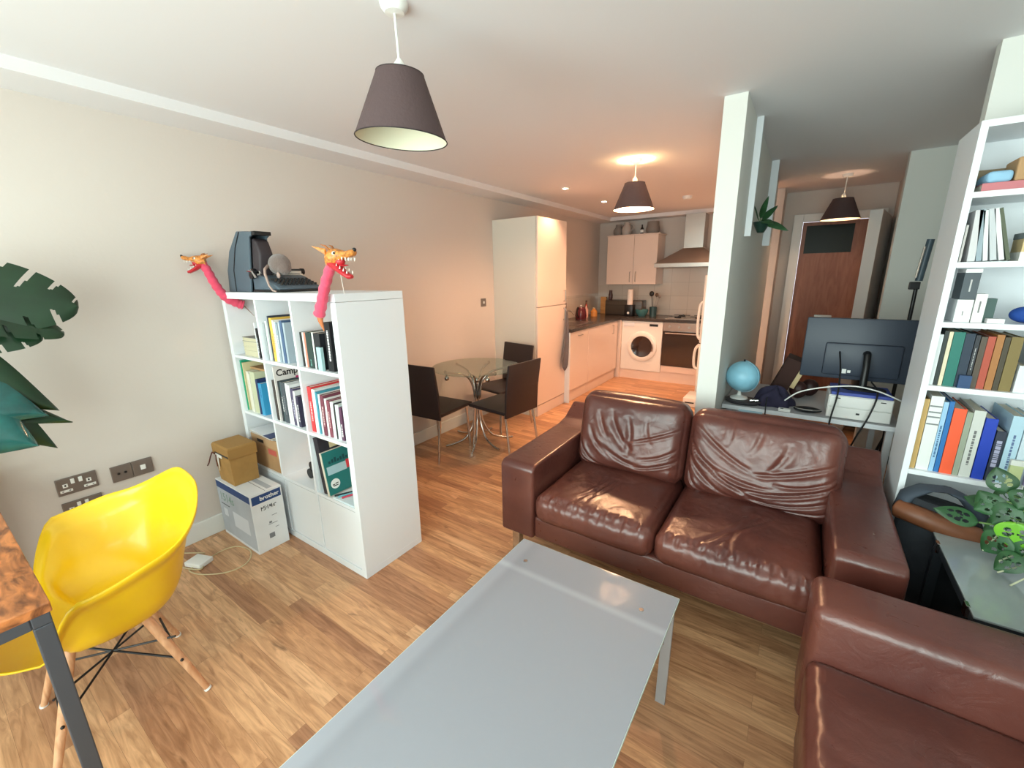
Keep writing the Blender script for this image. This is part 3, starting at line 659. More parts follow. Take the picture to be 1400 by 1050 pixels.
# ------------------------------------------------------------------ leather sofas
def cushion(cx, cy, cz, sx, sy, sz, r, M, puff=(0,0,0), folds=(), amp=.003, n=(64,56,14), seed=0, top_folds=True, crinkle=0.):
    """rounded, stuffed box centred at c; folds = list of (p0,p1,p2,depth,width) quadratic curves in the (u,v) of the +Z face"""
    nx, ny, nz = n; mb = MB(); pts = []; idx = {}; faces = []
    def vid(i, j, k_):
        key = (i, j, k_)
        if key not in idx: idx[key] = len(pts); pts.append((2*i/nx-1, 2*j/ny-1, 2*k_/nz-1))
        return idx[key]
    for i in range(nx):
        for j in range(ny):
            faces.append([vid(i,j,nz),vid(i+1,j,nz),vid(i+1,j+1,nz),vid(i,j+1,nz)]); faces.append([vid(i,j,0),vid(i,j+1,0),vid(i+1,j+1,0),vid(i+1,j,0)])
    for i in range(nx):
        for q in range(nz):
            faces.append([vid(i,0,q),vid(i+1,0,q),vid(i+1,0,q+1),vid(i,0,q+1)]); faces.append([vid(i,ny,q),vid(i,ny,q+1),vid(i+1,ny,q+1),vid(i+1,ny,q)])
    for j in range(ny):
        for q in range(nz):
            faces.append([vid(0,j,q),vid(0,j,q+1),vid(0,j+1,q+1),vid(0,j+1,q)]); faces.append([vid(nx,j,q),vid(nx,j+1,q),vid(nx,j+1,q+1),vid(nx,j,q+1)])
    p = np.array(pts); h = np.array([sx/2, sy/2, sz/2]); q = p*h; inner = np.maximum(h-r, 1e-4)
    cl = np.clip(q, -inner, inner); dlt = q-cl; ln = np.linalg.norm(dlt, axis=1, keepdims=True); q2 = cl+np.where(ln > 1e-9, dlt/np.maximum(ln,1e-9)*r, 0)
    # a point on a flat face keeps its height
    for a in range(3):
        other = [b for b in range(3) if b != a]
        flat = (np.abs(q[:,a]) >= h[a]-1e-6) & (np.abs(q[:,other[0]]) <= inner[other[0]]) & (np.abs(q[:,other[1]]) <= inner[other[1]])
        q2[flat,a] = q[flat,a]
    b0 = (1-p[:,0]**2).clip(0); b1 = (1-p[:,1]**2).clip(0); b2 = (1-p[:,2]**2).clip(0)
    q2[:,2] += np.sign(p[:,2])*puff[2]*(b0*b1)**.6*(np.abs(p[:,2]))
    q2[:,1] += np.sign(p[:,1])*puff[1]*(b0*b2)**.5*np.abs(p[:,1])
    q2[:,0] += np.sign(p[:,0])*puff[0]*(b1*b2)**.5*np.abs(p[:,0])
    top = ((p[:,2]+1)/2).clip(0,1)**2
    uv = p[:,:2]
    for (a, b, c, dep, wid) in folds:
        t = np.linspace(0,1,24)[:,None]; cur = (1-t)**2*np.array(a)+2*t*(1-t)*np.array(b)+t**2*np.array(c)
        d2_ = ((uv[:,None,:]-cur[None])**2).sum(-1); im = d2_.argmin(1); d = np.sqrt(d2_.min(1)); tt = im/23.
        fade = np.sin(np.pi*np.clip(tt*.9+.05,0,1))**.6
        q2[:,2] -= dep*fade*top*(np.exp(-(d/wid)**2)-.55*np.exp(-((d-wid*1.9)/(wid*1.1))**2))
    for i in range(len(q2)):
        v = Vector((q2[i,0]*6+seed*3.1, q2[i,1]*6, q2[i,2]*6))
        nn = noise.fractal(v, 1.0, 2.0, 4)
        q2[i,2] += amp*nn
        if crinkle:
            e = math.exp(-((p[i,1]+.95)/.07)**2)*top[i]   # the front upper edge
            q2[i,2] += crinkle*e*noise.noise(Vector((q2[i,0]*52, q2[i,1]*30+seed, seed)))*1.5
            q2[i,1] += crinkle*e*noise.noise(Vector((q2[i,0]*36, 5+seed, q2[i,2]*18)))
    T = Matrix.Translation((cx,cy,cz)) @ M
    mb.v = [tuple(T @ Vector(v)) for v in q2]; mb.f = [tuple(f) for f in faces]
    return mb

I4 = Matrix.Identity(4)
so = thing('leather_sofa', 'brown leather two-seat sofa with wrinkled back cushions facing the glass coffee table', 'sofa', (2.41,1.0,0), world=True)
xl, xr = 1.605, 3.215
AW = .20
armp = [(.53,.19),(.53,.575),(.555,.598),(1.16,.605),(1.26,.625),(1.33,.665),(1.385,.70),(1.415,.69),(1.415,.19)]
for a, b in ((xl,xl+AW),(xr-AW,xr)): obj('armrest', MB().prism(armp, 'x', a, b, .028, 5), M_leather, so, smooth='all')
obj('base', MB().box(xl+AW-.01,xr-AW+.01,.548,1.40,.19,.315,.02,seg=4), M_leather, so, smooth='all')
obj('backrest', MB().prism([(1.20,.25),(1.24,.66),(1.28,.72),(1.35,.735),(1.405,.70),(1.412,.25)], 'x', xl+AW-.01, xr-AW+.01, .02, 4), M_leather, so, smooth='all')
mid = (xl+xr)/2
sw = (mid-(xl+AW))
rnd = random.Random(3)
for i, (a, b) in enumerate(((xl+AW+.002,mid-.002),(mid+.002,xr-AW-.002))):
    cx_ = (a+b)/2
    fl = [((-.5+.9*rnd.random()*.6,-.9),( -.3+rnd.random()*.4,-.5),(-.2+rnd.random()*.6,.1),.003,.035) for _ in range(4)]
    obj('seat_cushion', cushion(cx_, .835, .375, (b-a), .63, .15, .055, I4, puff=(.0,.008,.022), folds=fl, amp=.004, seed=i+1, crinkle=.011, n=(170,80,14)), M_leather, so, smooth='all')
    # back cushion : local +Z faces the sitter (-y), local Y is up
    tilt = math.radians(14)
    Mb = Matrix.Rotation(-tilt,4,'X') @ Matrix(((1,0,0,0),(0,0,-1,0),(0,1,0,0),(0,0,0,1)))
    if i == 0:
        fl = [((-.95,-.2),(-.8,-.75),(-.45,-.9),.010,.035),((-.98,-.45),(-.85,-.85),(-.6,-.95),.007,.03),((-.3,.55),(-.25,.1),(.1,-.3),.009,.05),((-.55,.5),(-.5,.2),(-.35,-.1),.006,.04),
              ((0,.45),(.12,.1),(.05,-.45),.009,.05),((.15,-.1),(.5,.05),(.9,.35),.007,.03),((.2,-.75),(.6,-.65),(.95,-.35),.009,.03),((-.5,-.3),(0,-.75),(.4,-.7),.008,.05),
              ((-.7,.1),(-.6,-.4),(-.2,-.65),.006,.04),((.35,.5),(.3,.2),(.45,-.1),.005,.04),((.3,-.5),(.6,-.45),(.9,-.1),.006,.03)]
    else:
        fl = [((-.97,.3),(-.6,-.55),(.1,-.75),.012,.04),((-.97,.0),(-.75,-.6),(-.3,-.85),.010,.035),((-.98,-.3),(-.9,-.7),(-.7,-.9),.009,.03),((-.3,-.55),(.3,-.75),(.95,-.15),.012,.035),
              ((-.1,-.75),(.4,-.9),(.93,-.45),.011,.03),((.1,-.9),(.5,-.98),(.9,-.7),.009,.028),((0,-.2),(.3,-.2),(.9,.25),.008,.03),((-.85,.6),(-.5,.1),(-.1,-.15),.007,.035),
              ((-.4,.9),(-.35,.5),(-.42,.3),.004,.03),((0,.85),(.02,.5),(-.1,.2),.005,.035),((.35,.5),(.3,.1),(.1,-.2),.006,.04),((-.8,-.05),(-.4,-.5),(.2,-.5),.008,.04),((.25,-.35),(.6,-.4),(.95,.0),.007,.03),((.6,.9),(.55,.7),(.6,.5),.003,.03)]
    wd = (b-a)+.05 if i else (b-a)+.004
    obj('back_cushion', cushion(cx_+(.026 if i else 0), 1.135, .638-(.012 if i else 0), wd, .44, .20, .075, Mb, puff=(.0,.012,.035), folds=fl, amp=.006, seed=i+5, n=(84,76,16)), M_leather, so, smooth='all')
for x, y in ((xl+.06,.60),(xr-.06,.60),(xl+.06,1.36),(xr-.06,1.36)):
    obj('leg', MB().box(x-.022,x+.022,y-.022,y+.022,0,.192,.003), M_chrome, so)

s2_ = thing('leather_sofa', 'second brown leather sofa cut off by the frame, seen from its broad armrest', 'sofa', (3.4,-.4,0), world=True)
fx = 2.955
obj('armrest', MB().box(fx,3.85,.175,.375,.19,.605,.035,seg=5), M_leather, s2_, smooth='all')
obj('armrest', MB().box(fx,3.85,-1.45,-1.25,.19,.605,.035,seg=5), M_leather, s2_, smooth='all')
obj('base', MB().box(fx+.012,3.84,-1.26,.185,.12,.315,.02,seg=4), M_leather, s2_, smooth='all')
Mz = Matrix.Rotation(-PI/2,4,'Z')
for i, (a, b) in enumerate(((-.535,.190),(-1.245,-.540))):
    fl = [((-.2,-.9),(-.1,-.4),(.2,.2),.002,.05)]
    obj('seat_cushion', cushion(fx+.335,(a+b)/2,.372,(b-a),.655,.14,.035,Mz,puff=(0,.006,.012),folds=fl,amp=.003,seed=i+11,crinkle=.003), M_leather, s2_, smooth='all')
    obj('back_cushion', cushion(3.62,(a+b)/2,.62,(b-a),.44,.20,.075,Matrix.Rotation(PI/2*-1,4,'Z') @ Matrix.Rotation(-.22,4,'X') @ Matrix(((1,0,0,0),(0,0,-1,0),(0,1,0,0),(0,0,0,1))),puff=(0,.01,.03),amp=.006,seed=i+15), M_leather, s2_, smooth='all')
obj('backrest', MB().box(3.66,3.85,-1.26,.18,.25,.72,.05,seg=5), M_leather, s2_, smooth='all')
for x, y in ((fx+.06,.30),(3.78,.30),(fx+.06,-1.38),(3.78,-1.38)): obj('leg', MB().box(x-.022,x+.022,y-.022,y+.022,0,.195,.003), M_chrome, s2_)

# ------------------------------------------------------------------ coffee table
ct = thing('coffee_table', 'long frosted grey glass coffee table on angled steel legs in front of the sofa', 'coffee table', (2.27,-.4,0), world=True)
tx0,tx1,ty0,ty1,tz = 1.945,2.592,-1.02,.232,.42
M_frost = mat('frosted_grey_glass', (132,138,143), .5, coat=1., spec=.08); M_frost.node_tree.nodes['Principled BSDF'].inputs['Coat Roughness'].default_value = .035
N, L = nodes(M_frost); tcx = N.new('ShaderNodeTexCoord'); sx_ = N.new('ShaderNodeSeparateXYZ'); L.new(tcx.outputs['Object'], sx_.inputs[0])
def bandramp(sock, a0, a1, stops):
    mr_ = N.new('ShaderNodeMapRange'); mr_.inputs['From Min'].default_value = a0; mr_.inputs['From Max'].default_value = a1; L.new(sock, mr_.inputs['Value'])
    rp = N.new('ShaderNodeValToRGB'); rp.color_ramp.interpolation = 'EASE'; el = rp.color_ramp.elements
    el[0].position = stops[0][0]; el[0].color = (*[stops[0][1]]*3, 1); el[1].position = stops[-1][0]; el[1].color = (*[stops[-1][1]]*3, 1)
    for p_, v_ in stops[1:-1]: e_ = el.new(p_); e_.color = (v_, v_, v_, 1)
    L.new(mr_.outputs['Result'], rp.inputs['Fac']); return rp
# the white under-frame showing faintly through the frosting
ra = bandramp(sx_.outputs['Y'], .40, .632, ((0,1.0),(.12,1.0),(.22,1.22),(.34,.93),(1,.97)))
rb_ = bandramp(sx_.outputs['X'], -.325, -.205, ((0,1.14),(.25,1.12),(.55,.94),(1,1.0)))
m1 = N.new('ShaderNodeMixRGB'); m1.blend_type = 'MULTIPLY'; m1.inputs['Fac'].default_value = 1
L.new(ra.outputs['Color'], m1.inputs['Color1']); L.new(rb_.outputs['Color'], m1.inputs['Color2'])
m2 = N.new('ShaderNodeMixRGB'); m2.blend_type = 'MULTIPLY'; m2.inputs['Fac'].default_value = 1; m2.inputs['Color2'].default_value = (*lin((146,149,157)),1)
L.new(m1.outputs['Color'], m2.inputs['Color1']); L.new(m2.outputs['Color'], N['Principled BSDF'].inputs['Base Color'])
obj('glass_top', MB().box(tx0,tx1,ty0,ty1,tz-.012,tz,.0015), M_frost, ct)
obj('polished_edge', MB().box(tx0-.0012,tx1+.0012,ty1-.001,ty1+.0012,tz-.011,tz-.001).box(tx0-.0012,tx0,ty0,ty1,tz-.011,tz-.001).box(tx1,tx1+.0012,ty0,ty1,tz-.011,tz-.001), mat('pale_glass_edge', (206,222,218), .2), ct)
obj('steel_frame', MB().box(tx0+.04,tx1-.03,ty1-.20,ty1-.17,tz-.05,tz-.016,.002).box(tx0+.04,tx1-.03,ty0+.17,ty0+.20,tz-.05,tz-.016,.002).box(tx0+.04,tx0+.07,ty0+.20,ty1-.20,tz-.05,tz-.016,.002).box(tx1-.06,tx1-.03,ty0+.20,ty1-.20,tz-.05,tz-.016,.002), M_steel, ct)
def bar(p, q, w, t_, side):
    p, q = Vector(p), Vector(q); d = (q-p).normalized(); s = Vector(side); s = (s-d*s.dot(d)).normalized(); u = d.cross(s)
    mb = MB(); vs = []
    for e in (p,q):
        for a_, b_ in ((-1,-1),(1,-1),(1,1),(-1,1)): vs.append(e+s*(a_*w/2)+u*(b_*t_/2))
    return mb.add(vs, [(0,1,2,3),(7,6,5,4),(0,4,5,1),(1,5,6,2),(2,6,7,3),(3,7,4,0)])
M_satin = mat('satin_grey_metal', (178,180,184), .42, metal=.45)
for sx, X1 in ((-1,tx0+.03),(1,tx1-.022)):
    for Y1, Yt in ((ty1-.055,ty1-.185),(ty0+.055,ty0+.185)):
        obj('leg', bar((X1,Y1,0.),(X1,Yt if 0 else Y1+(.02 if Y1>-.4 else -.02),tz-.014),.034,.014,(1,0,0)), M_satin, ct)
        obj('leg_bolt', MB().cyl((X1-sx*.005,Y1+.0,tz-.16),(X1-sx*.045,Y1-.0,tz-.16),.006,n=12), M_chrome, ct, smooth=True)
        obj('side_rail', MB().box(X1-.006,X1+.006,min(Y1,Yt)-.0,max(Y1,Yt)+.0,tz-.05,tz-.014), M_steel, ct)
for x in (2.03,2.497):
    for y in (.108,-.86):
        obj('glass_fixing', MB().cyl((x,y,tz),(x,y,tz+.002),.008,n=20), M_chrome, ct, smooth=True)

# ------------------------------------------------------------------ yellow shell chair
yc = thing('shell_armchair', 'bright yellow moulded shell armchair with wooden legs tucked under the desk', 'chair', (.865,-.915,0), rz=math.radians(-5))
def sst(a, b, x): t = min(max((x-a)/(b-a),0),1); return t*t*(3-2*t)
def rimz(th):      # th 0 = front, pi = back
    d = math.degrees(th)
    return .425 + .235*sst(56,84,d) + .03*sst(84,115,d) + .115*sst(112,165,d)
def rimr(th):
    c, s = -math.cos(th), math.sin(th)
    d = math.degrees(th)
    a, b, n = .25+.085*sst(50,88,d), (.285 if c < 0 else .30), 2.6
    # superellipse: x half-width a, y half-depth b
    r = (abs(s/a)**n + abs(c/b)**n)**(-1/n)
    if math.degrees(th) < 30: r *= 1.0
    return r
def shellpt(u, v):
    th = 2*PI*u; t2 = th if th <= PI else 2*PI-th
    R = rimr(t2); Z = rimz(t2); z0 = .375
    tall = (Z-z0)
    a = v
    # section: flat pan, tight curve, near upright wall, outward lip
    if tall < .09: f = a; g = a**2.2
    else:
        f = (1-(1-min(a/.62,1))**1.9)*.80 + .20*sst(.45,1,a)**1.3; g = (max(a-.22,0)/.78)**1.55
    k_ = sst(.05,.16,tall)
    f = (1-k_)*a + k_*f; g = (1-k_)*a**2.2 + k_*g
    lip = .032*sst(.86,1,a)*k_
    r = R*f+lip
    x = r*math.sin(th); y = -r*math.cos(th)
    return (x, y, z0 + tall*g - .014*sst(.86,1,a)*k_)
sh = MB().grid(lambda u,v: shellpt(u, .03+.97*v), 96, 36, closeu=True)
sh.v.append((0,0,.375)); c0 = len(sh.v)-1
for i in range(96): sh.f.append((i, (i+1) % 96, c0))
o_ = obj('seat_shell', sh, M_yellow, yc, smooth='all', solid=.006)
for sx in (-1,1):
    for sy in (-1,1):
        top = Vector((sx*.10, sy*.09, .365)); bot = Vector((sx*(.225 if sx > 0 else .18), sy*.205, 0))
        lg = obj('leg', MB().tube([bot, bot.lerp(top,.25), bot.lerp(top,.7), top], [.010,.0125,.0155,.0155], 14), M_beech, yc, smooth=True)
        obj('foot_cap', MB().tube([bot, bot.lerp(top,.02)], .0125, 12), M_white2, lg, smooth=True)
        obj('bolt', MB().ball(bot.lerp(top,.42)+Vector((sx*.014,sy*.0,0)), .006, 8), M_black, lg, smooth='all')
for s_ in (1,-1):
    a1 = Vector((.225,s_*.205,0)).lerp(Vector((.10,s_*.09,.365)),.42); b1 = Vector((-.225,-s_*.205,0)).lerp(Vector((-.10,-s_*.09,.365)),.42)
    obj('cross_rod', MB().cyl(a1, b1+Vector((0,0,.10)), .004, n=8).cyl(b1, a1+Vector((0,0,.10)), .004, n=8), M_black, yc)
    obj('cross_rod', MB().cyl(a1, Vector((-.225,s_*.205,0)).lerp(Vector((-.10,s_*.09,.365)),.42), .004, n=8), M_black, yc)
obj('mount_plate', MB().box(-.11,.11,-.10,.10,.362,.370,.002), M_black, yc)

# ------------------------------------------------------------------ desk at the left
dk = thing('desk', 'rustic brown wooden desk with black steel legs at the left edge', 'desk', (.65,-1.35,0), world=True)
obj('desk_top', MB().box(-.03,1.325,-1.68,-1.044,.712,.74,.003), M_rust, dk)
M_bst = mat('dark_steel_tube', (78,82,90), .45, metal=.3)
for x in (-.01,1.285):
    for y in (-1.66,-1.085):
        obj('leg', MB().box(x-.0+0,x+.036,y-.0,y+.036,0,.68,.003), M_bst, dk)
obj('frame', MB().box(-.01,1.321,-1.085,-1.049,.68,.712,.003).box(-.01,1.321,-1.66,-1.624,.68,.712,.003).box(1.285,1.321,-1.624,-1.085,.68,.712,.003).box(-.01,.026,-1.624,-1.085,.68,.712,.003), M_bst, dk)

# ------------------------------------------------------------------ leaves and plants
def leaf_mesh(base, tip, nrm, width, shape='oval', holes=(), slits=0, droop=.12, nu=26, nv=22, curl=.12):
    base, tip = Vector(base), Vector(tip); ax = tip-base; Lg = ax.length; x = ax.normalized()
    n = Vector(nrm); n = (n-x*n.dot(x)).normalized(); s = n.cross(x)
    def hw(t):
        if shape == 'oval': return (math.sin(PI*min(1,t**.8))**.75)*.5*(1-.25*t)
        if slits: return (.50*(math.sin(PI*(t**.62)))**.5)*(1-.12*t)
        return (.50*(math.sin(PI*(t**.52)))**.9)*(1-.30*t)    # pointed heart
    V = []; F = []; keep = {}
    for i in range(nu+1):
        t = i/nu
        for j in range(-nv, nv+1):
            v = j/nv; w = hw(t)*width
            back = (-.16*abs(v)**1.6*(1-t)**2 + (.26*abs(v)**1.3*(1-t)**.8*min(1,t*4) if slits else 0))*Lg if shape == 'heart' else 0
            p = base + x*(t*Lg+back) + s*(v*w) + n*(-droop*Lg*t*t + curl*width*(v*v)*(.5) * -1)
            V.append(p)
    W = 2*nv+1
    for i in range(nu):
        for j in range(W-1):
            tc = (i+.5)/nu; vc = (j+.5-nv)/nv; ok = True
            if slits:
                per = nu//slits; q_ = (i+(3 if vc > 0 else 0)) % per; st_ = .34+.22*((i//per) % 2)
                if .06 < tc < .97 and ((q_ == 0 and abs(vc) > st_) or (q_ == 1 and abs(vc) > st_+.06) or (q_ == 2 and abs(vc) > st_+.28)): ok = False
            for (a, b, ra, rb) in holes:
                if ((tc-a)/ra)**2+((abs(vc)-b)/rb)**2 < 1: ok = False
            if ok: F.append((i*W+j, i*W+j+1, (i+1)*W+j+1, (i+1)*W+j))
    mb = MB(); used = sorted({q for f in F for q in f}); mp = {q: k_ for k_, q in enumerate(used)}
    mb.v = [tuple(V[q]) for q in used]; mb.f = [tuple(mp[q] for q in f) for f in F]
    return mb
M_lfd = mat('dark_green_leaf', (16,48,24), .38, coat=.08, vary=.25, vscale=9)
M_lfb = mat('blue_green_leaf', (20,86,84), .22, coat=.6, vary=.4, vscale=10)
M_lfm = mat('mid_green_leaf', (38,80,44), .45, vary=.35, vscale=22)
M_lfy = mat('bright_green_leaf', (112,178,48), .4, vary=.1, vscale=18)
M_stem = mat('green_stem', (92,122,66), .5)
mo = thing('monstera_plant', 'large dark green monstera with split leaves beside the desk at the left edge', 'plant', (.12,-1.25,.7405), world=True)
obj('pot', MB().lathe([(.001,.7415),(.085,.7415),(.11,.90),(.118,.93),(.108,.93),(.10,.90),(.001,.895)], (.12,-1.25,0), 36), mat('grey_pot', (150,148,144), .6), mo, smooth=True)
obj('soil', MB().cyl((.12,-1.25,.895),(.12,-1.25,.905),.1), mat('soil', (52,38,28), .95), mo)
ML = [((.26,-1.06,1.53),(.40,-.685,1.455),(.75,-.50,.42),.30,M_lfd,5),
      ((.30,-1.04,1.46),(.40,-.735,1.36),(.6,-.35,.85),.17,M_lfd,4),
      ((.32,-1.05,1.37),(.39,-.80,1.345),(.8,-.3,.5),.17,M_lfd,4),
      ((.31,-1.08,1.29),(.40,-.815,1.03),(.85,-.35,.35),.24,M_lfd,0),
      ((.36,-1.06,1.16),(.42,-.845,1.03),(.7,-.5,.6),.22,M_lfb,0),
      ((.33,-1.02,1.10),(.38,-.775,.985),(.7,-.2,.7),.14,M_lfd,0),
      ((.38,-1.10,1.08),(.45,-.90,.92),(.85,-.40,.45),.30,M_lfb,0),
      ((.35,-.98,1.06),(.39,-.845,.875),(.85,-.2,.3),.13,M_lfd,0)]
for b_, t_, n_, w_, m_, sl in ML:
    obj('leaf', leaf_mesh(b_, t_, n_, w_, 'heart', holes=(), slits=sl, nu=60, nv=26), m_, mo, smooth='all')
    obj('stem', MB().tube(spline([(.12,-1.25,.90),(.16,-1.22,.9+(b_[2]-.9)*.6),b_]), .006, 8), M_stem, mo, smooth=True)

stb = thing('side_table', 'square grey glass side table with dark frame at the right edge under the leafy plant', 'side table', (3.6,.70,0), world=True)
M_stg = mat('grey_glass_top', (150,160,160), .22, coat=.6, vary=.12, vscale=3)
obj('glass_top', MB().box(3.345,3.90,.465,.968,.542,.55,.002), M_stg, stb)
obj('frame', MB().box(3.348,3.897,.468,.965,.51,.5415,.002), mat('dark_frame', (44,50,56), .4), stb)
for x in (3.352,3.865):
    for y in (.472,.932): obj('leg', MB().box(x,x+.028,y,y+.028,0,.51), mat('dark_frame', (44,50,56)), stb)
for y in (.52,.88): obj('edge_clip', MB().box(3.338,3.348,y-.014,y+.014,.515,.552,.001), M_chrome, stb)
obj('lower_shelf', MB().box(3.38,3.865,.50,.93,.20,.215), mat('dark_frame', (44,50,56)), stb)

pl = thing('leafy_plant', 'bushy green houseplant with holed leaves standing on the grey side table', 'plant', (3.62,.78,.5505), world=True)
obj('pot', MB().lathe([(.001,.5515),(.06,.5515),(.08,.66),(.085,.665),(.075,.665),(.07,.64),(.001,.635)], (3.62,.78,0), 30), mat('teal_pot', (54,84,84), .5), pl, smooth=True)
PL = [((3.455,.83,.81),(3.42,.84,.885),(-.3,-.8,.45),.085),((3.45,.82,.73),(3.395,.85,.79),(-.5,-.7,.3),.09),((3.41,.82,.69),(3.30,.82,.715),(-.3,-.6,.7),.075),
      ((3.49,.80,.77),(3.43,.80,.70),(-.3,-.9,.35),.10),((3.53,.82,.83),(3.50,.84,.87),(-.2,-.9,.3),.08),((3.52,.79,.75),(3.58,.78,.79),(-.2,-.9,.5),.10),
      ((3.47,.78,.68),(3.42,.79,.60),(-.3,-.8,.45),.09),((3.53,.76,.70),(3.50,.75,.615),(-.2,-.9,.45),.09),((3.56,.74,.66),(3.54,.70,.585),(-.1,-.9,.5),.09),
      ((3.61,.74,.74),(3.63,.70,.65),(-.1,-.9,.4),.09),((3.47,.86,.74),(3.38,.90,.75),(-.4,-.5,.7),.08),((3.57,.80,.86),(3.63,.84,.84),(-.2,-.6,.7),.09),((3.63,.80,.78),(3.71,.78,.74),(-.2,-.8,.5),.09),
      ((3.475,.775,.735),(3.487,.765,.635),(-.35,-.85,.35),.105),((3.50,.74,.64),(3.44,.73,.58),(-.2,-.6,.75),.08),
      ((3.50,.86,.79),(3.44,.87,.73),(-.4,-.8,.4),.11),((3.54,.84,.78),(3.52,.84,.69),(-.2,-.9,.3),.11),((3.50,.84,.70),(3.43,.85,.65),(-.4,-.8,.5),.10),((3.57,.82,.74),(3.56,.82,.64),(-.2,-.9,.3),.11),
      ((3.60,.80,.70),(3.57,.78,.61),(-.2,-.9,.3),.10),((3.52,.80,.66),(3.47,.80,.58),(-.3,-.8,.5),.10),((3.58,.86,.80),(3.60,.88,.72),(-.2,-.9,.3),.11),((3.46,.83,.78),(3.39,.83,.73),(-.3,-.8,.5),.08),((3.49,.80,.84),(3.47,.78,.78),(-.3,-.8,.5),.08)]
HO = ((.28,.38,.07,.20),(.46,.42,.07,.22),(.64,.38,.06,.20),(.40,.15,.04,.09))
for i, (b_, t_, n_, w_) in enumerate(PL):
    obj('leaf', leaf_mesh(b_, t_, n_, w_, 'oval', holes=HO, droop=.15, nu=28, nv=16), M_lfy if i == 13 else M_lfm, pl, smooth='all')
    obj('stem', MB().tube(spline([(3.62,.78,.64),(3.60+(b_[0]-3.6)*.3,.79,b_[2]*.5+.36),b_]), .003, 6), M_stem, pl, smooth=True)
for a, b_ in (((3.50,.79,.62),(3.455,.75,.60)),((3.52,.77,.60),(3.45,.72,.575)),((3.53,.72,.61),(3.47,.68,.562)),((3.46,.82,.66),(3.43,.80,.60))):
    obj('aerial_root', MB().tube([a,b_], .0025, 6), mat('pale_root', (186,190,160), .6), pl)

bgg = thing('leather_bag', 'black bag with a brown leather rim squeezed between sofa arm and bookcase', 'bag', (3.40,1.05,0), world=True)
def ell(cx, cy, z, a, b, n=28, tz=0.): return [(cx+a*math.cos(2*PI*i/n), cy+b*math.sin(2*PI*i/n), z+tz*math.cos(2*PI*i/n)) for i in range(n)]
obj('bag_body', MB().ring_loft([ell(3.39,1.05,.0,.13,.055),ell(3.39,1.05,.05,.15,.07),ell(3.39,1.05,.30,.155,.074),ell(3.38,1.06,.56,.13,.06,tz=-.02),ell(3.37,1.06,.635,.105,.045,tz=-.015)]), mat('black_fabric', (34,38,44), .85, bump=(60,.3)), bgg, smooth=True)
obj('leather_rim', MB().tube(spline([(3.245,1.035,.585),(3.30,1.0,.585),(3.37,.992,.57),(3.45,.995,.555),(3.54,1.0,.54)]), [.038]*20+[.034]*5, 14), mat('tan_brown_leather', (112,66,40), .5, vary=.2, vscale=20), bgg, smooth='all')
obj('arched_flap', MB().ring_loft([ell(3.250,1.06,.57,.016,.045,12),ell(3.272,1.065,.645,.026,.045,12),ell(3.32,1.07,.682,.03,.04,12),ell(3.38,1.07,.690,.03,.04,12),ell(3.44,1.07,.665,.03,.04,12),ell(3.49,1.06,.60,.028,.04,12)]), mat('dark_slate_fabric', (58,68,80), .8), bgg, smooth='all')

# ------------------------------------------------------------------ tall bookcase at the right
bx0,bx1,by0,by1,bz = 3.25,4.05,1.14,1.42,2.02
bc = thing('bookcase', 'tall white bookcase packed with books at the right edge of the room', 'bookcase', ((bx0+bx1)/2,1.28,0), world=True)
obj('side_panel', MB().box(bx0,bx0+.021,by0,by1,0,bz,.0008), M_white, bc); obj('side_panel', MB().box(bx1-.021,bx1,by0,by1,0,bz,.0008), M_white, bc)
obj('top_board', MB().box(bx0+.021,bx1-.021,by0,by1,bz-.022,bz), M_white, bc)
obj('back_panel', MB().box(bx0+.021,bx1-.021,by1-.006,by1,.05,bz-.022), M_white, bc)
BZ = [1.791,1.551,1.331,1.082,.722,.395,.07]
for z in BZ: obj('shelf_board', MB().box(bx0+.021,bx1-.021,by0+.002,by1-.006,z-.020,z,.0005), M_white, bc)
obj('kick_board', MB().box(bx0+.021,bx1-.021,by0+.02,by0+.035,0,.05), M_white, bc)
YB = by0+.02
W5 = 'on the fifth bookcase shelf'; G5 = 'books on the fifth shelf of the bookcase'
row([(.002,.017,.300,.22,(196,160,98),'tan padded envelope at left',dict(pages=False,name='envelope',cat='envelope')),
     (.002,.038,.315,.22,(226,228,226),'thick white ring binder with grey bands'),
     (.001,.014,.295,.21,(156,196,226),'pale blue paperback',dict(title=(.06,.2,.005),tcol=(70,110,150))),
     (.001,.014,.30,.21,(40,110,176),'mid blue paperback'),
     (.001,.036,.275,.21,(240,92,52),'vivid orange book'),
     (.001,.017,.265,.21,(150,158,140),'grey-green book'),
     (.001,.032,.275,.21,(204,206,200),'pale grey hardback with small dark lettering',dict(title=(.05,.20,.007),tcol=(110,110,110))),
     (.002,.033,.250,.21,(28,62,176),'royal blue hardback'),
     (.003,.026,.205,.20,(46,52,70),'dark book with a lilac spine label',dict(title=(.06,.17,.014),tcol=(170,170,196))),
     (.004,.034,.27,.21,(176,206,222),'tall light blue hardback',dict(title=(.06,.2,.006),tcol=(90,110,150))),
     (.002,.032,.26,.21,(200,216,226),'whitish-blue hardback beside the tall light blue one')],
    bx0+.022, BZ[4], W5, G5, y=YB)
bnd = [o for o in bpy.data.objects if o.get('label','').startswith('thick white ring binder')][0]
for z in (.195,.225,.245,.27): obj('spine_band', MB().box(.001,.037,-.0006,0,z,z+.006), mat('band_grey', (120,126,128), .5), bnd)
g5 = thing('small_box', 'small pale green box in front of light blue books on the bookcase', 'box', (3.545,YB-.016,BZ[4]))
obj('carton', MB().box(0,.034,-.0,.014,0,.085), mat('pale_green_box', (196,206,150), .6), g5); obj('lid', MB().box(-.001,.035,-.001,.0145,.085,.105), mat('box_lid_white', (226,228,220), .6), g5)
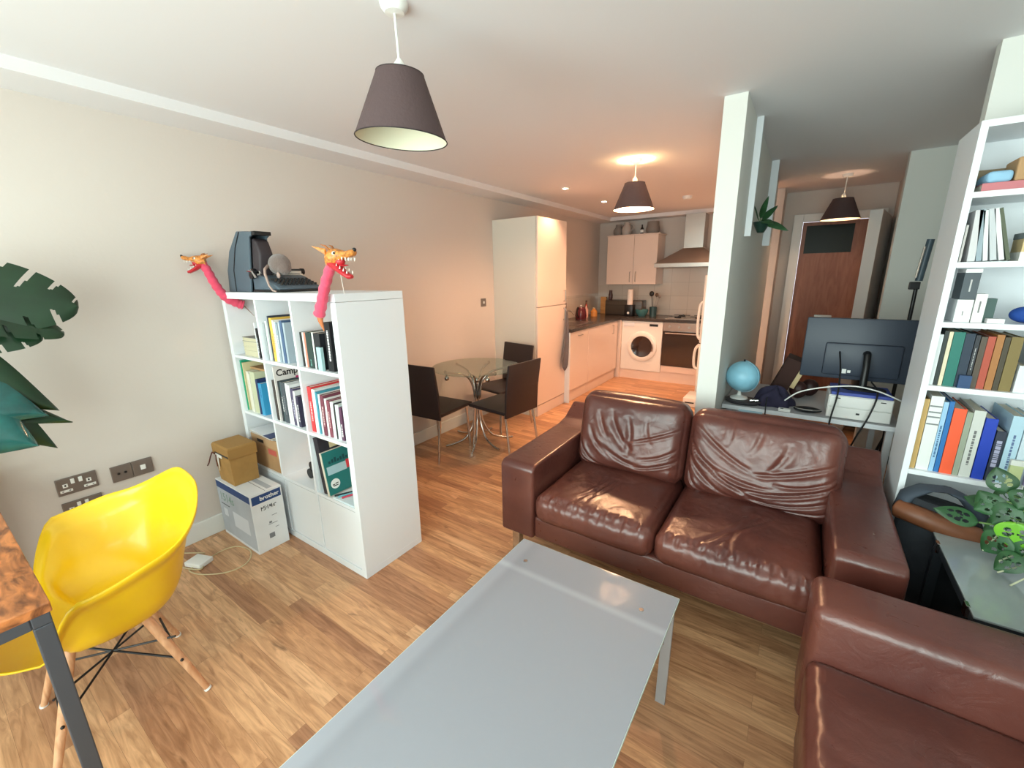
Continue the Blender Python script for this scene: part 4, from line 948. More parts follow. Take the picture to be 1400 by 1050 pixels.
l5 = thing('small_box', 'small lilac box at the right of the pale green box on the bookcase', 'box', (3.590,YB-.016,BZ[4]))
obj('carton', MB().box(0,.04,0,.014,.012,.09), mat('lilac_box', (160,150,190), .6), l5); obj('base', MB().box(0,.04,0,.014,0,.012), M_white2, l5)
W4 = 'on the fourth bookcase shelf'; G4 = 'books on the fourth shelf of the bookcase'
row([(.002,.012,.20,.2,(222,226,228),'thin white book at the left end'),(.001,.011,.215,.2,(34,44,42),'thin black-green book'),(.001,.011,.212,.2,(222,210,180),'thin cream book'),
     (.001,.031,.212,.2,(24,112,100),'teal green hardback'),(.001,.026,.208,.2,(28,46,66),'navy hardback'),(.001,.012,.203,.2,(40,44,52),'slim dark book with a white line',dict(title=(.07,.16,.0018),tcol=(200,200,200))),
     (.002,.016,.198,.2,(84,72,60),'dark brown hardback'),(.001,.020,.20,.2,(178,78,58),'brick red hardback'),(.001,.019,.208,.2,(168,112,60),'orange-brown hardback'),(.001,.014,.20,.2,(70,62,46),'very dark olive book'),
     (.001,.030,.202,.2,(128,110,62),'mottled olive-gold hardback'),(.006,.030,.10,.2,(224,230,234),'short white book after the olive-gold one'),(.001,.03,.19,.2,(216,224,230),'tall white leaning book',dict(lean=.12)),
     (.03,.03,.2,.2,(120,60,60),'dull red hardback beyond the white leaning one')],
    bx0+.022, BZ[3], W4, G4, y=YB)
bb = thing('small_box', 'small dark blue box standing in front of the navy book on fourth bookcase shelf', 'box', (3.352,YB-.016,BZ[3]))
obj('carton', MB().box(0,.034,0,.013,0,.05), mat('dark_blue_box', (30,66,110), .4), bb)
# third shelf: cartons
def carton(label, x0_, x1_, z0_, z1_, y_, dep, col, mark=None, group='small cartons on the third bookcase shelf'):
    c_ = thing('carton', label, 'box', (x0_, y_, z0_), group=group)
    w_ = x1_-x0_; h_ = z1_-z0_
    obj('box_body', MB().box(0,w_,0,dep,0,h_,.0008), mat('box_%d_%d_%d' % col, col, .45), c_)
    if mark: obj('printed_mark', MB().box(w_*mark[0],w_*mark[1],-.0005,0,h_*mark[2],h_*mark[3]), mat('mark_%d' % mark[4], (mark[4],)*3, .5), c_)
    return c_
z3 = BZ[2]+.0004
carton('white carton at the bottom left of the third shelf of the bookcase', 3.300,3.344,z3,z3+.084,YB,.12,(232,234,236),(.45,.5,.3,.5,90))
carton('dark grey carton standing on the white carton on the third bookcase shelf', 3.303,3.346,z3+.0845,z3+.181,YB,.11,(66,76,84),(.45,.55,.3,.75,190))
carton('flat white carton topmost of the stack on the third bookcase shelf', 3.304,3.348,z3+.1815,z3+.195,YB,.11,(236,234,234))
carton('narrow white carton with a grey slot print right of the stack on third shelf', 3.347,3.377,z3,z3+.105,YB,.05,(236,236,232),(.4,.55,.35,.75,120))
carton('dark teal carton right of the white cartons on third bookcase shelf', 3.380,3.408,z3,z3+.088,YB+.02,.04,(56,84,80))
carton('low white carton lying at the front of the third bookcase shelf', 3.387,3.432,z3,z3+.017,YB-.012,.03,(232,230,232))
bl = obj('blue_cloth', MB().ball((3.50,YB+.06,z3+.03),.045,14,(1,.8,.66)), mat('blue_cloth', (26,70,150), .8), None, smooth='all', loc=(3.50,YB+.06,z3)); tag(bl, 'bunched bright blue cloth at the frame edge on third bookcase shelf', 'cloth')
# second shelf: leaning magazines
W2 = 'on the second bookcase shelf'; G2 = 'magazines on the second bookcase shelf'
for i, (x_, t_, h_, le, col, de) in enumerate(((3.277,.006,.13,-.0,(210,204,200),'slim pinkish-white booklet at the left end'),(3.299,.020,.178,-.04,(208,206,208),'pale grey magazine nearest the left'),(3.322,.014,.18,-.11,(150,166,176),'blue-grey magazine second of the leaning ones'),
        (3.340,.012,.176,-.16,(222,226,228),'white magazine third of the leaning ones'),(3.358,.016,.18,-.19,(196,200,204),'grey-white magazine fourth of the leaning ones'),(3.380,.013,.182,-.24,(228,230,230),'bright white magazine second from the right of leaning ones'),(3.398,.010,.184,-.27,(84,92,70),'olive-spined magazine rightmost of the leaning ones'))):
    book(x_, BZ[1]+.0006, t_, h_, .2, col, de+' '+W2, YB, lean=le, group=G2)
fb = carton('beige and white storage tin at the right of the leaning magazines', 3.428,3.50,BZ[1]+.0004,BZ[1]+.075,YB,.1,(214,190,140),group=None)
obj('white_base', MB().box(-.001,.073,-.001,.101,0,.03), M_white2, fb); obj('grey_lid', MB().box(-.001,.073,-.001,.101,.075,.095), mat('lid_grey', (130,142,146), .5), fb)
# top shelf
z1_ = BZ[0]+.0004
b1 = thing('book', 'pink-covered book lying flat on the top shelf of the white bookcase', 'book', (3.290,YB-.01,z1_))
obj('cover', MB().box(0,.24,0,.2,0,.002).box(0,.24,0,.2,.024,.026).box(0,.24,0,.002,.002,.024), mat('pink_cover', (196,118,124), .6), b1); obj('page_block', MB().box(.002,.238,.0022,.198,.002,.024), M_paper, b1)
b2 = obj('folded_cloth', MB().box(3.298,3.362,YB-.012,YB+.12,z1_+.0265,z1_+.064,.012,seg=3), mat('pale_blue_cloth', (150,194,222), .8), None, smooth='all', loc=(3.33,YB+.05,z1_+.0265)); tag(b2, 'folded pale blue cloth on the pink book on the top bookcase shelf', 'cloth')
b3 = obj('wooden_tray', MB().box(3.276,3.372,YB+.125,YB+.24,z1_+.0265,z1_+.09,.004), mat('khaki_wood', (138,122,96), .7), None, loc=(3.32,YB+.18,z1_+.0265)); tag(b3, 'khaki box behind the pale blue cloth on the top bookcase shelf', 'box')
b4 = obj('brown_box', MB().box(3.366,3.47,YB-.006,YB+.12,z1_+.0265,z1_+.102,.006), mat('light_brown_box', (184,146,104), .7), None, loc=(3.42,YB+.05,z1_+.0265)); tag(b4, 'light brown box right of the pale blue cloth on top bookcase shelf', 'box')

# ------------------------------------------------------------------ dining corner
DT = (.40,1.83)
dt = thing('dining_table', 'round clear glass dining table on splayed chrome tubes by the cream wall', 'table', (DT[0],DT[1],0), world=True)
obj('glass_top', MB().lathe([(.001,.722),(.402,.722),(.407,.727),(.402,.732),(.001,.732)], (DT[0],DT[1],0), 64), M_tglass, dt, smooth=True)
for a in (-118,-62,-18,45,105,168):
    c, s = math.cos(math.radians(a)), math.sin(math.radians(a))
    P_ = [(.33,.011),(.24,.018),(.13,.055),(.065,.15),(.032,.26),(.028,.42),(.034,.52),(.07,.615),(.14,.672),(.24,.698),(.30,.703)]
    obj('tube_leg', MB().tube(spline([(DT[0]+r*c,DT[1]+r*s,z) for r,z in P_],4), .010, 10), M_chrome, dt, smooth=True)
    obj('glass_holder', MB().cyl((DT[0]+.30*c,DT[1]+.30*s,.70),(DT[0]+.30*c,DT[1]+.30*s,.722),.013,n=14), M_chrome, dt, smooth=True)
obj('collar_ring', MB().lathe([(.045,.33),(.05,.34),(.045,.35),(.04,.34),(.045,.33)], (DT[0],DT[1],0), 24), M_chrome, dt, smooth=True)
obj('centre_ball', MB().ball((DT[0],DT[1],.60),.026,16), M_chrome, dt, smooth='all')
for a in (-100,-35): obj('ball_fixing', MB().ball((DT[0]+.34*math.cos(math.radians(a)),DT[1]+.34*math.sin(math.radians(a)),.678),.022,14).cyl((DT[0]+.34*math.cos(math.radians(a)),DT[1]+.34*math.sin(math.radians(a)),.69),(DT[0]+.34*math.cos(math.radians(a)),DT[1]+.34*math.sin(math.radians(a)),.721),.008,n=10), M_chrome, dt, smooth='all')
def dchair(label, loc, rz):
    t = thing('dining_chair', label, 'chair', loc, rz, 'dark dining chairs around the glass table')
    # local: sitter faces +y, seat .42 wide
    obj('seat', MB().prism([(-.21,.415),(-.21,.43),(.21,.435),(.225,.428),(.215,.405),(-.2,.40)], 'x', -.215, .215, .006, 2), M_chairv, t, smooth=True)
    obj('backrest', MB().prism([(-.225,.375),(-.205,.375),(-.215,.60),(-.25,.835),(-.27,.835),(-.237,.60)], 'x', -.215, .215, .006, 2), M_chairv, t, smooth=True)
    for x in (-.185,.185):
        obj('leg', MB().tube([(x*1.06,-.25,0),(x,-.19,.40)], .011, 12), M_chrome, t, smooth=True)
        obj('leg', MB().tube([(x*1.02,.20,0),(x,.17,.402)], .011, 12), M_chrome, t, smooth=True)
    obj('under_frame', MB().tube([(-.185,-.19,.395),(-.185,.17,.397),(.185,.17,.397),(.185,-.19,.395)], .010, 10, True), M_chrome, t, smooth=True)
    return t
ch = dchair('dark vinyl dining chair nearest the cube shelf, back towards the camera', (.235,1.475,0), math.radians(3))
def cp(label, loc, rz):
    c = copy_tree(ch); c['label'] = label; c.location = loc; c.rotation_euler = (0,0,rz); return c
cp('dark vinyl dining chair at the sofa side of the glass table', (.70,1.82,0), math.radians(84))
cp('dark vinyl dining chair behind the table against the tall kitchen unit', (.32,2.33,0), math.radians(168))

# ------------------------------------------------------------------ kitchen
M_side = mat('grey_end_panel', (222,216,204), .5)
tc_ = thing('tall_kitchen_unit', 'tall cream fridge housing unit at the kitchen entrance with two doors', 'kitchen cabinet', (.24,3.05,0), world=True)
obj('carcass', MB().box(XW,.495,2.728,3.372,.0,2.108,.002), M_side, tc_)
dd = obj('door', MB().box(.497,.518,2.732,3.370,1.205,2.106,.003), M_kit, tc_)
dd2 = obj('door', MB().box(.497,.518,2.732,3.370,.125,1.198,.003), M_kit, tc_)
obj('handle', MB().tube([(.518,3.32,1.24),(.540,3.32,1.24),(.540,3.32,1.36),(.518,3.32,1.36)], .006, 8), M_steel, dd, smooth=True)
obj('handle', MB().tube([(.518,3.32,1.03),(.540,3.32,1.03),(.540,3.32,1.16),(.518,3.32,1.16)], .006, 8), M_steel, dd2, smooth=True)
obj('plinth', MB().box(.495,.515,2.735,3.37,.0,.118), M_kit, tc_)
tw_ = thing('tea_towel', 'grey-blue tea towel hanging from the tall unit handle', 'towel', (.56,3.32,1.03), world=True)
def towelpt(u, v):
    z = 1.14-.56*v - .16*(1-abs(2*u-.9))*v**3
    return (.551+.012*math.sin(u*9+v*2)*v+.02*v, 3.315-.13*v**1.6+(.03+.17*v)*u, z)
obj('cloth', MB().grid(towelpt, 14, 20), mat('grey_towel', (104,102,108), .95, bump=(200,.4)), tw_, smooth='all', solid=.006)
def cab(label, y0_, y1_, drawer=False):
    c_ = thing('base_cabinet', label, 'kitchen cabinet', (.3,(y0_+y1_)/2,0), world=True, group='cream base cabinets of the left run')
    obj('carcass', MB().box(XW+.002,.555,y0_,y1_,.15,.868), M_kit, c_)
    d_ = obj('door', MB().box(.557,.576,y0_+.003,y1_-.003,.152,.866,.003), M_kit, c_)
    yy = (y0_+y1_)/2 if drawer else y1_-.20
    if drawer: obj('handle', MB().tube([(.576,yy-.05,.81),(.596,yy-.05,.81),(.596,yy+.05,.81),(.576,yy+.05,.81)], .005, 8), M_steel, d_, smooth=True)
    else: obj('handle', MB().tube([(.576,yy,.70),(.596,yy,.70),(.596,yy,.82),(.576,yy,.82)], .005, 8), M_steel, d_, smooth=True)
    obj('plinth', MB().box(.53,.55,y0_,y1_,0,.148), M_kit, c_)
cab('cream base cabinet beside the tall unit with one plain door', 3.392, 3.915, True)
cab('wide cream base cabinet running into the kitchen corner', 3.917, 4.94)
ep = obj('end_panel', MB().box(XW,.578,3.374,3.390,0,.868), M_white, None, loc=(.3,3.38,0)); tag(ep, 'narrow white end panel between the tall unit and the base cabinets', 'panel')
cpn = obj('corner_post', MB().box(.53,.610,5.0,5.60,0,.868), M_kit, None, loc=(.57,5.1,0)); tag(cpn, 'cream corner post left of the washing machine', 'panel')
wt = thing('worktop', 'dark stone-effect L-shaped kitchen worktop with a sink on the left run', 'worktop', (.6,5.3,.87), world=True)
obj('slab', MB().prism([(XW,3.375),(.600,3.375),(.600,5.0),(2.30,5.0),(2.30,5.628),(XW,5.628)], 'z', .870, .908, .003, 2), M_worktop, wt)
obj('sink', MB().box(.10,.50,3.75,4.25,.9085,.913,.002), M_steel, wt); obj('sink_bowl', MB().box(.15,.45,3.80,4.05,.9132,.9145), mat('dark_sink_bowl', (90,86,82), .3, metal=.8), wt)
tp = thing('tap', 'chrome mixer tap at the kitchen sink by the tall unit', 'tap', (.13,4.0,.913), world=True)
obj('spout', MB().tube(spline([(.11,4.12,.914),(.11,4.12,1.02),(.15,4.12,1.06),(.22,4.12,1.05),(.26,4.12,1.01)]), .010, 10), M_chrome, tp, smooth=True)
obj('lever', MB().cyl((.11,4.12,.96),(.11,4.19,.99),.007,n=8), M_chrome, tp, smooth=True)
wm = thing('washing_machine', 'white washing machine with a dark round door under the kitchen worktop', 'washing machine', (.91,5.3,0), world=True)
obj('body', MB().box(.614,1.206,5.03,5.60,.135,.862,.004), M_white2, wm)
def ringM(cx, y, cz): return Matrix.Translation((cx,y,cz)) @ Matrix.Rotation(PI/2,4,'X')
dr = obj('door', MB().lathe([(.153,.0),(.157,.028),(.185,.034),(.215,.020),(.222,0)], n=48).xf(ringM(.925,5.03,.495)), M_white2, wm, smooth=True)
obj('door_glass', MB().lathe([(.154,.020),(.12,.012),(.06,.004),(.001,.002)], n=40).xf(ringM(.925,5.03,.495)), mat('dark_door_glass', (46,34,34), .12, coat=.6), dr, smooth=True)
obj('door_handle', MB().tube([(1.085,4.992,.545),(1.095,4.985,.50),(1.085,4.992,.44)], .010, 8), M_steel, dr, smooth=True)
obj('display', MB().box(1.02,1.14,5.026,5.031,.795,.828), M_black, wm)
obj('detergent_drawer', MB().box(.64,.80,5.024,5.031,.785,.84,.003), M_white, wm)
obj('plinth', MB().box(.61,1.206,5.045,5.06,0,.13), M_kit, wm)
ov = thing('oven', 'built-under steel oven with a dark glass door right of the washing machine', 'oven', (1.51,5.3,0), world=True)
obj('body', MB().box(1.21,1.806,5.05,5.60,.15,.866), M_steel, ov)
obj('control_panel', MB().box(1.212,1.804,5.03,5.05,.745,.864,.002), mat('warm_steel', (170,150,138), .35, metal=.7), ov)
od = obj('door', MB().box(1.212,1.804,5.026,5.05,.245,.740,.002), mat('oven_glass', (58,48,44), .08, coat=.8), ov)
obj('door_handle', MB().cyl((1.25,4.998,.715),(1.77,4.998,.715),.009,n=12).cyl((1.27,4.998,.715),(1.27,5.026,.715),.006,n=8).cyl((1.75,4.998,.715),(1.75,5.026,.715),.006,n=8), M_steel, od, smooth=True)
for i in range(4): obj('control_knob', MB().cyl((1.30+.13*i,5.03,.805),(1.30+.13*i,5.010,.805),.016,n=16), M_steel, ov, smooth=True)
obj('lower_panel', MB().box(1.212,1.804,5.032,5.05,.152,.240), M_kit, ov); obj('plinth', MB().box(1.207,1.81,5.045,5.06,0,.148), M_kit, ov)
hb = thing('hob', 'steel hob set in the worktop below the extractor hood', 'hob', (1.5,5.3,.908), world=True)
obj('hob_plate', MB().box(1.22,1.80,5.06,5.57,.9085,.916,.002), M_steel, hb)
for x in (1.36,1.64):
    for y in (5.2,5.44): obj('burner', MB().cyl((x,y,.916),(x,y,.93),.045,n=20), M_black, hb, smooth=True)
    obj('pan_support', MB().box(x-.11,x+.11,5.18,5.19,.93,.938).box(x-.11,x+.11,5.44,5.45,.93,.938).box(x-.005,x+.005,5.09,5.55,.93,.938), M_black, hb)
hd = thing('extractor_hood', 'brushed steel chimney extractor hood above the hob', 'extractor hood', (1.45,5.4,1.6), world=True)
def rect(x0_,x1_,y0_,y1_,z): return [(x0_,y0_,z),(x1_,y0_,z),(x1_,y1_,z),(x0_,y1_,z)]
obj('canopy', MB().ring_loft([rect(1.0,1.90,5.13,5.615,1.615),rect(1.0,1.90,5.13,5.615,1.665),rect(1.32,1.58,5.36,5.615,1.87)]), M_steel, hd)
obj('chimney', MB().box(1.325,1.575,5.365,5.615,1.868,2.316), M_steel, hd)
obj('under_filter', MB().box(1.06,1.84,5.18,5.56,1.608,1.615), mat('filter_grey', (120,116,112), .4, metal=.6), hd)
wc = thing('wall_cabinet', 'cream two-door wall cabinet with bar handles in the kitchen corner', 'kitchen cabinet', (.62,5.44,1.38), world=True)
obj('carcass', MB().box(.246,.998,5.270,5.615,1.382,2.075), M_kit, wc)
for a, b, hx in ((.247,.655,.615),(.659,.998,.700)):
    d_ = obj('door', MB().box(a,b,5.250,5.268,1.382,2.075,.002), M_kit, wc)
    obj('handle', MB().tube([(hx,5.25,1.42),(hx,5.228,1.42),(hx,5.228,1.56),(hx,5.25,1.56)], .005, 8), M_steel, d_, smooth=True)
obj('cornice', MB().box(.24,1.02,5.235,5.615,2.076,2.090), M_kit, wc)
# things on the wall cabinet
def jug(label, x, y, r, h, m_, handle=True, name='jug', cat='jug', neck=.6, group='jugs on the wall cabinet', z=2.0905):
    j = thing(name, label, cat, (x,y,z), group=group)
    obj('vessel', MB().lathe([(.001,0),(r*.8,0),(r,h*.25),(r,h*.5),(r*neck,h*.78),(r*neck,h),(r*neck*.85,h),(r*neck*.8,h*.8),(.001,h*.3)], n=26), m_, j, smooth=True)
    if handle: obj('handle', MB().tube(spline([(r*.95,0,h*.35),(r*1.45,0,h*.5),(r*1.35,0,h*.8),(r*neck,0,h*.9)]), .008, 8), m_, j, smooth=True)
    return j
M_gj = mat('grey_ceramic', (176,168,162), .5); M_gj2 = mat('darker_grey_ceramic', (134,126,120), .5)
jug('grey round-bellied jug, leftmost on top of the wall cabinet', .36,5.38,.075,.16,M_gj2)
jug('pale grey jug second from left on the wall cabinet', .50,5.34,.07,.18,M_gj)
jug('small black and white bottle on top of the wall cabinet', .74,5.31,.026,.13,mat('bottle_dark', (40,34,34), .3),False,'bottle','bottle',.4)
jb = jug('large dull grey bowl-shaped pot at the right on the wall cabinet', .87,5.40,.095,.17,M_gj2,False,'pot','pot',.85)
bot = [o for o in bpy.data.objects if o.get('label','').startswith('small black and white bottle')][0]
obj('paper_label', MB().lathe([(.0268,.02),(.0268,.06)], n=24), M_white2, bot, smooth=True)
# things on the worktop
ZW = .9085
kt = thing('kettle', 'dark red kettle beside the sink on the left worktop', 'kettle', (.16,4.55,ZW), world=False)
obj('kettle_body', MB().lathe([(.001,0),(.075,0),(.082,.05),(.07,.14),(.05,.17),(.001,.18)], n=28), mat('dark_red_gloss', (84,28,38), .2), kt, smooth=True)
obj('handle', MB().tube(spline([(-.01,-.06,.15),(0,-.11,.17),(0,-.12,.08),(0,-.08,.03)]), .009, 8), M_black, kt, smooth=True); obj('spout', MB().cyl((0,.06,.11),(0,.105,.15),.018,.012,12), mat('dark_red_gloss'), kt, smooth=True); obj('lid_knob', MB().ball((0,0,.188),.012,8), M_white2, kt, smooth='all')
def bottle(label, x, y, r, h, col, capc, cat='bottle'):
    b_ = thing('bottle', label, cat, (x,y,ZW), group='bottles on the left worktop')
    obj('vessel', MB().lathe([(.001,0),(r,0),(r,h*.6),(r*.4,h*.8),(r*.4,h*.92),(.001,h*.92)], n=18), mat('bt_%d_%d_%d' % col, col, .3), b_, smooth=True)
    obj('cap', MB().cyl((0,0,h*.92),(0,0,h),r*.45,n=12), mat('cap_%d_%d_%d' % capc, capc, .4), b_, smooth=True)
bottle('slim pink and white bottle right of the dark red kettle', .13,4.80,.03,.19,(220,170,160),(200,60,50))
bottle('brown glass bottle behind the pink and white bottle', .06,4.95,.03,.24,(110,70,40),(60,40,30))
bottle('squat amber jar nearest the kitchen corner', .16,5.02,.05,.13,(206,140,70),(220,200,160))
ks = socket('wall_socket','brass-coloured wall socket on the tiles above the kettle',4.40,4.48,1.06,1.14,'port')
wb = thing('chopping_board', 'light wooden board standing upright in the kitchen corner', 'chopping board', (.14,5.56,ZW), world=True)
obj('board', MB().box(.06,.155,5.50,5.54,ZW,ZW+.27,.004), wood_material('light_wood', (206,146,84), (226,174,112)), wb)
bd = thing('bread_bin', 'dark grey box-shaped bread bin under the wall cabinet', 'bread bin', (.45,5.45,ZW), world=True)
obj('bin_body', MB().box(.19,.78,5.38,5.60,ZW,ZW+.225,.012), mat('dark_brown_grey', (74,66,58), .35), bd, smooth=True); obj('lid_line', MB().box(.20,.77,5.377,5.381,ZW+.15,ZW+.154), M_black, bd)
pm = jug('dark pepper mill standing on the bread bin', .24,5.47,.034,.15,mat('dark_wood_mill', (84,58,56), .4),False,'pepper_mill','pepper mill',.7,None,ZW+.2255)
cg = thing('coffee_grinder', 'black coffee grinder with a white round mark before the bread bin', 'coffee grinder', (.62,5.30,ZW))
obj('grinder_body', MB().box(-.065,.065,-.06,.06,0,.17,.012), M_black, cg, smooth=True); obj('round_mark', MB().cyl((0,-.0605,.05),(0,-.064,.05),.018,n=18), M_white2, cg, smooth=True)
pr_ = thing('paper_roll', 'white kitchen paper roll standing upright above the black grinder', 'paper roll', (.62,5.30,ZW+.1705))
obj('roll', MB().lathe([(.018,0),(.042,0),(.042,.225),(.018,.225),(.018,0)], n=26), mat('roll_white', (240,230,222), .9), pr_, smooth=True); obj('cardboard_core', MB().lathe([(.017,.001),(.0178,.224)], n=20), M_card, pr_, smooth=True)
bo = thing('bowl', 'teal glass bowl stacked left of the utensil pot', 'bowl', (.80,5.33,ZW))
obj('bowl_body', MB().lathe([(.001,0),(.05,0),(.09,.06),(.095,.10),(.09,.10),(.083,.06),(.04,.012),(.001,.01)], n=30), mat('teal_glass', (70,118,120), .2), bo, smooth=True)
up_ = thing('utensil_pot', 'dark teal utensil pot right of the bowl', 'pot', (.96,5.36,ZW))
obj('pot_body', MB().lathe([(.001,0),(.05,0),(.055,.14),(.05,.14),(.045,.01),(.001,.01)], n=26), mat('dark_teal', (44,70,74), .3), up_, smooth=True)
for nm, lab, dx, h_, rr_, col in (('ladle','black ladle standing in the utensil pot',-.02,.30,.036,(20,20,22)),('serving_spoon','brown serving spoon standing in the utensil pot',.025,.29,.026,(90,70,52)),('whisk','steel whisk leaning at the right of the utensil pot',.05,.27,.02,(120,112,104))):
    u_ = thing(nm, lab, nm.replace('_',' '), (.96,5.36,ZW+.0105), group='utensils in the teal pot')
    obj('shaft', MB().cyl((0,0,0),(dx*1.7,0,h_),.0045,n=8), M_black if nm=='ladle' else M_steel, u_, smooth=True)
    obj('head', MB().ball((dx*1.7,-.005,h_+rr_*.6),rr_,12,(1,.45,1.1)), mat('ut_%d' % col[0], col, .4), u_, smooth='all')
# fridge behind the partition
fg = thing('fridge', 'white fridge freezer mostly hidden behind the partition, only its curved handles showing', 'fridge', (2.08,4.66,0), world=True)
obj('body', MB().box(1.855,2.362,4.37,4.95,0,1.50,.01), M_white2, fg, smooth=True)
obj('door', MB().box(1.82,1.853,4.37,4.95,.70,1.50,.012), M_white2, fg, smooth=True); obj('door', MB().box(1.82,1.853,4.37,4.95,.04,.69,.012), M_white2, fg, smooth=True)
obj('handle', MB().tube(spline([(1.822,4.41,1.19),(1.792,4.41,1.15),(1.782,4.41,.98),(1.790,4.41,.80),(1.822,4.41,.74)]), .016, 12), M_white2, fg, smooth='all')
obj('handle', MB().tube(spline([(1.822,4.41,.68),(1.782,4.41,.62),(1.772,4.41,.50),(1.784,4.41,.40),(1.822,4.41,.37)]), .016, 12), M_white2, fg, smooth='all')
fbx = thing('storage_box', 'low white box with a dark slot on the kitchen floor by the partition', 'box', (1.95,4.15,0), world=True)
obj('box_body', MB().box(1.775,2.25,3.97,4.33,0,.105,.008), M_white2, fbx, smooth=True); obj('slot', MB().box(1.80,1.90,3.967,3.971,.045,.06), M_black, fbx)

# ------------------------------------------------------------------ partition panels, hanging plant, hall
for i, (y, dx) in enumerate(((1.85,.034),(3.02,.052))):
    p_ = obj('wall_panel', MB().box(2.4755,2.4755+dx,y,y+.03,1.735,H-.0005,.001), M_white, None, loc=(2.49,y,1.735))
    tag(p_, ['narrow white upright board fixed high on the partition, nearer to the camera','farther white upright board fixed high on the partition behind the hanging plant'][i], 'board', 'white boards high on the partition')
hp = thing('trailing_plant', 'small green plant in a dark wall planter behind the white board on the partition', 'plant', (2.53,2.18,1.78), world=True)
obj('wall_planter', MB().ring_loft([ell(2.53,2.18,1.775,.02,.03,20),ell(2.53,2.18,1.84,.052,.06,20)]), mat('dark_green_pot', (30,62,52), .35), hp, smooth=True)
for b_, t_, n_, w_ in (((2.52,2.16,1.86),(2.545,2.12,1.985),(-.4,-.8,.2),.05),((2.53,2.17,1.85),(2.60,2.14,1.925),(-.2,-.8,.5),.05),((2.54,2.18,1.845),(2.685,2.14,1.79),(.1,-.7,.7),.065),((2.51,2.16,1.86),(2.50,2.06,1.94),(.6,-.5,.5),.05),((2.53,2.2,1.86),(2.60,2.24,1.95),(-.2,-.8,.4),.05),((2.53,2.15,1.85),(2.60,2.08,1.83),(.1,-.6,.7),.06)):
    obj('leaf', leaf_mesh(b_, t_, n_, w_, 'oval', nu=14, nv=8), M_lfm, hp, smooth='all'); obj('stem', MB().tube([(2.53,2.18,1.82),b_], .0025, 6), M_stem, hp)
# front door with frame
fd = MB().box(2.61,2.70,4.73,4.80,0,2.13,.004).box(3.31,3.40,4.73,4.80,0,2.13,.004).box(2.70,3.31,4.73,4.80,2.05,2.13,.004)
d1_ = struct('door_1', fd, M_trimw)
lf = obj('door_leaf', MB().box(2.702,3.308,4.80,4.845,.005,2.048,.002), wood_material('red_brown_door', (138,92,74), (158,110,90), (6,6,1.2), .5), d1_)
obj('vision_panel', MB().box(2.74,3.16,4.796,4.802,1.72,2.01), mat('black_glass', (30,36,30), .3, spec=.12), lf)
obj('letter_plate', MB().box(2.93,3.09,4.794,4.80,1.0,1.05,.002), M_steel, lf)
# ajar white door on the right of the hall
ML_ = Matrix.Translation((3.44,4.70,0)) @ Matrix.Rotation(math.radians(-11),4,'Z')
d2_ = struct('door_2', MB().box(-.09,.0,-.80,.0,.01,2.04,.003,ML_), mat('white_door_paint', (232,228,224), .5))
obj('door_handle', MB().tube([ML_ @ Vector((-.09,-.74,1.0)), ML_ @ Vector((-.14,-.74,1.0)), ML_ @ Vector((-.14,-.63,1.0))], .009, 8), M_steel, d2_, smooth=True)

# ------------------------------------------------------------------ narrow desk behind the sofa
ds = thing('console_desk', 'narrow white desk behind the sofa spanning from partition to bookcase', 'desk', (2.9,2.0,0), world=True)
obj('desk_top', MB().box(2.48,3.315,1.678,2.35,.715,.74,.001), mat('grey_desk_surface', (176,176,180), .5), ds)
obj('front_edging', MB().box(2.48,3.315,1.675,1.678,.7155,.7402), M_white, ds)
for x in (2.50,3.27):
    for y in (1.74,2.28): obj('leg', MB().box(x,x+.03,y,y+.03,0,.715), M_white, ds)
gl = thing('globe', 'small light blue globe on a stand at the left end of the white desk', 'globe', (2.557,1.78,.7645), world=True)
obj('sphere', MB().ball((2.566,1.78,.905),.094,28), mat('globe_blue', (140,196,218), .4, vary=.10, vscale=14), gl, smooth='all')
obj('meridian', MB().tube([(2.566+.099*math.sin(a)*.9,1.78-.099*math.sin(a)*.42,.905-.099*math.cos(a)) for a in [PI*i/20 for i in range(21)]], .0016, 6), mat('globe_blue'), gl, smooth=True)
obj('stand', MB().lathe([(.001,.7645),(.05,.7645),(.048,.772),(.012,.785),(.008,.812)], (2.557,1.78,0), 24), M_white2, gl, smooth=True)
obj('top_pin', MB().cyl((2.566,1.78,.997),(2.566,1.78,1.010),.006,n=8), M_black, gl)
tr = thing('tray', 'dark oval tray with trinkets under the globe', 'tray', (2.585,1.76,.7405), world=True)
obj('dish', MB().ring_loft([ell(2.585,1.765,.7405,.085,.06),ell(2.585,1.765,.752,.10,.075),ell(2.585,1.765,.7635,.102,.077),ell(2.585,1.765,.7636,.001,.001)]), mat('dark_grey_tray', (58,54,58), .5), tr, smooth=True)
tk = thing('bracelet', 'tangle of silver chain jewellery on the tray right of the globe', 'jewellery', (2.645,1.735,.764), world=True)
obj('chain', MB().tube([(2.645+.022*math.cos(i*1.3)*(1+.2*math.sin(i)),1.725+.016*math.sin(i*1.3),.768+.012*(i%5)/4) for i in range(40)], .0028, 6), M_chrome, tk, smooth=True)
hs = thing('scarf', 'bunched dark navy scarf lying right of the globe', 'scarf', (2.75,1.85,.7405), world=True)
hm = MB().grid(lambda u,v: (2.745+(.10*math.cos(2*PI*u))*math.sin(PI*v*.5)*(1+.18*math.sin(5*2*PI*u)), 1.83+(.09*math.sin(2*PI*u))*math.sin(PI*v*.5)*(1+.18*math.sin(5*2*PI*u)), .741+.095*math.cos(PI*v*.5)*(1+.25*math.sin(4*2*PI*u+6*v))), 60, 18, True)
obj('cloth', hm, mat('navy_fabric', (38,34,58), .9), hs, smooth='all')
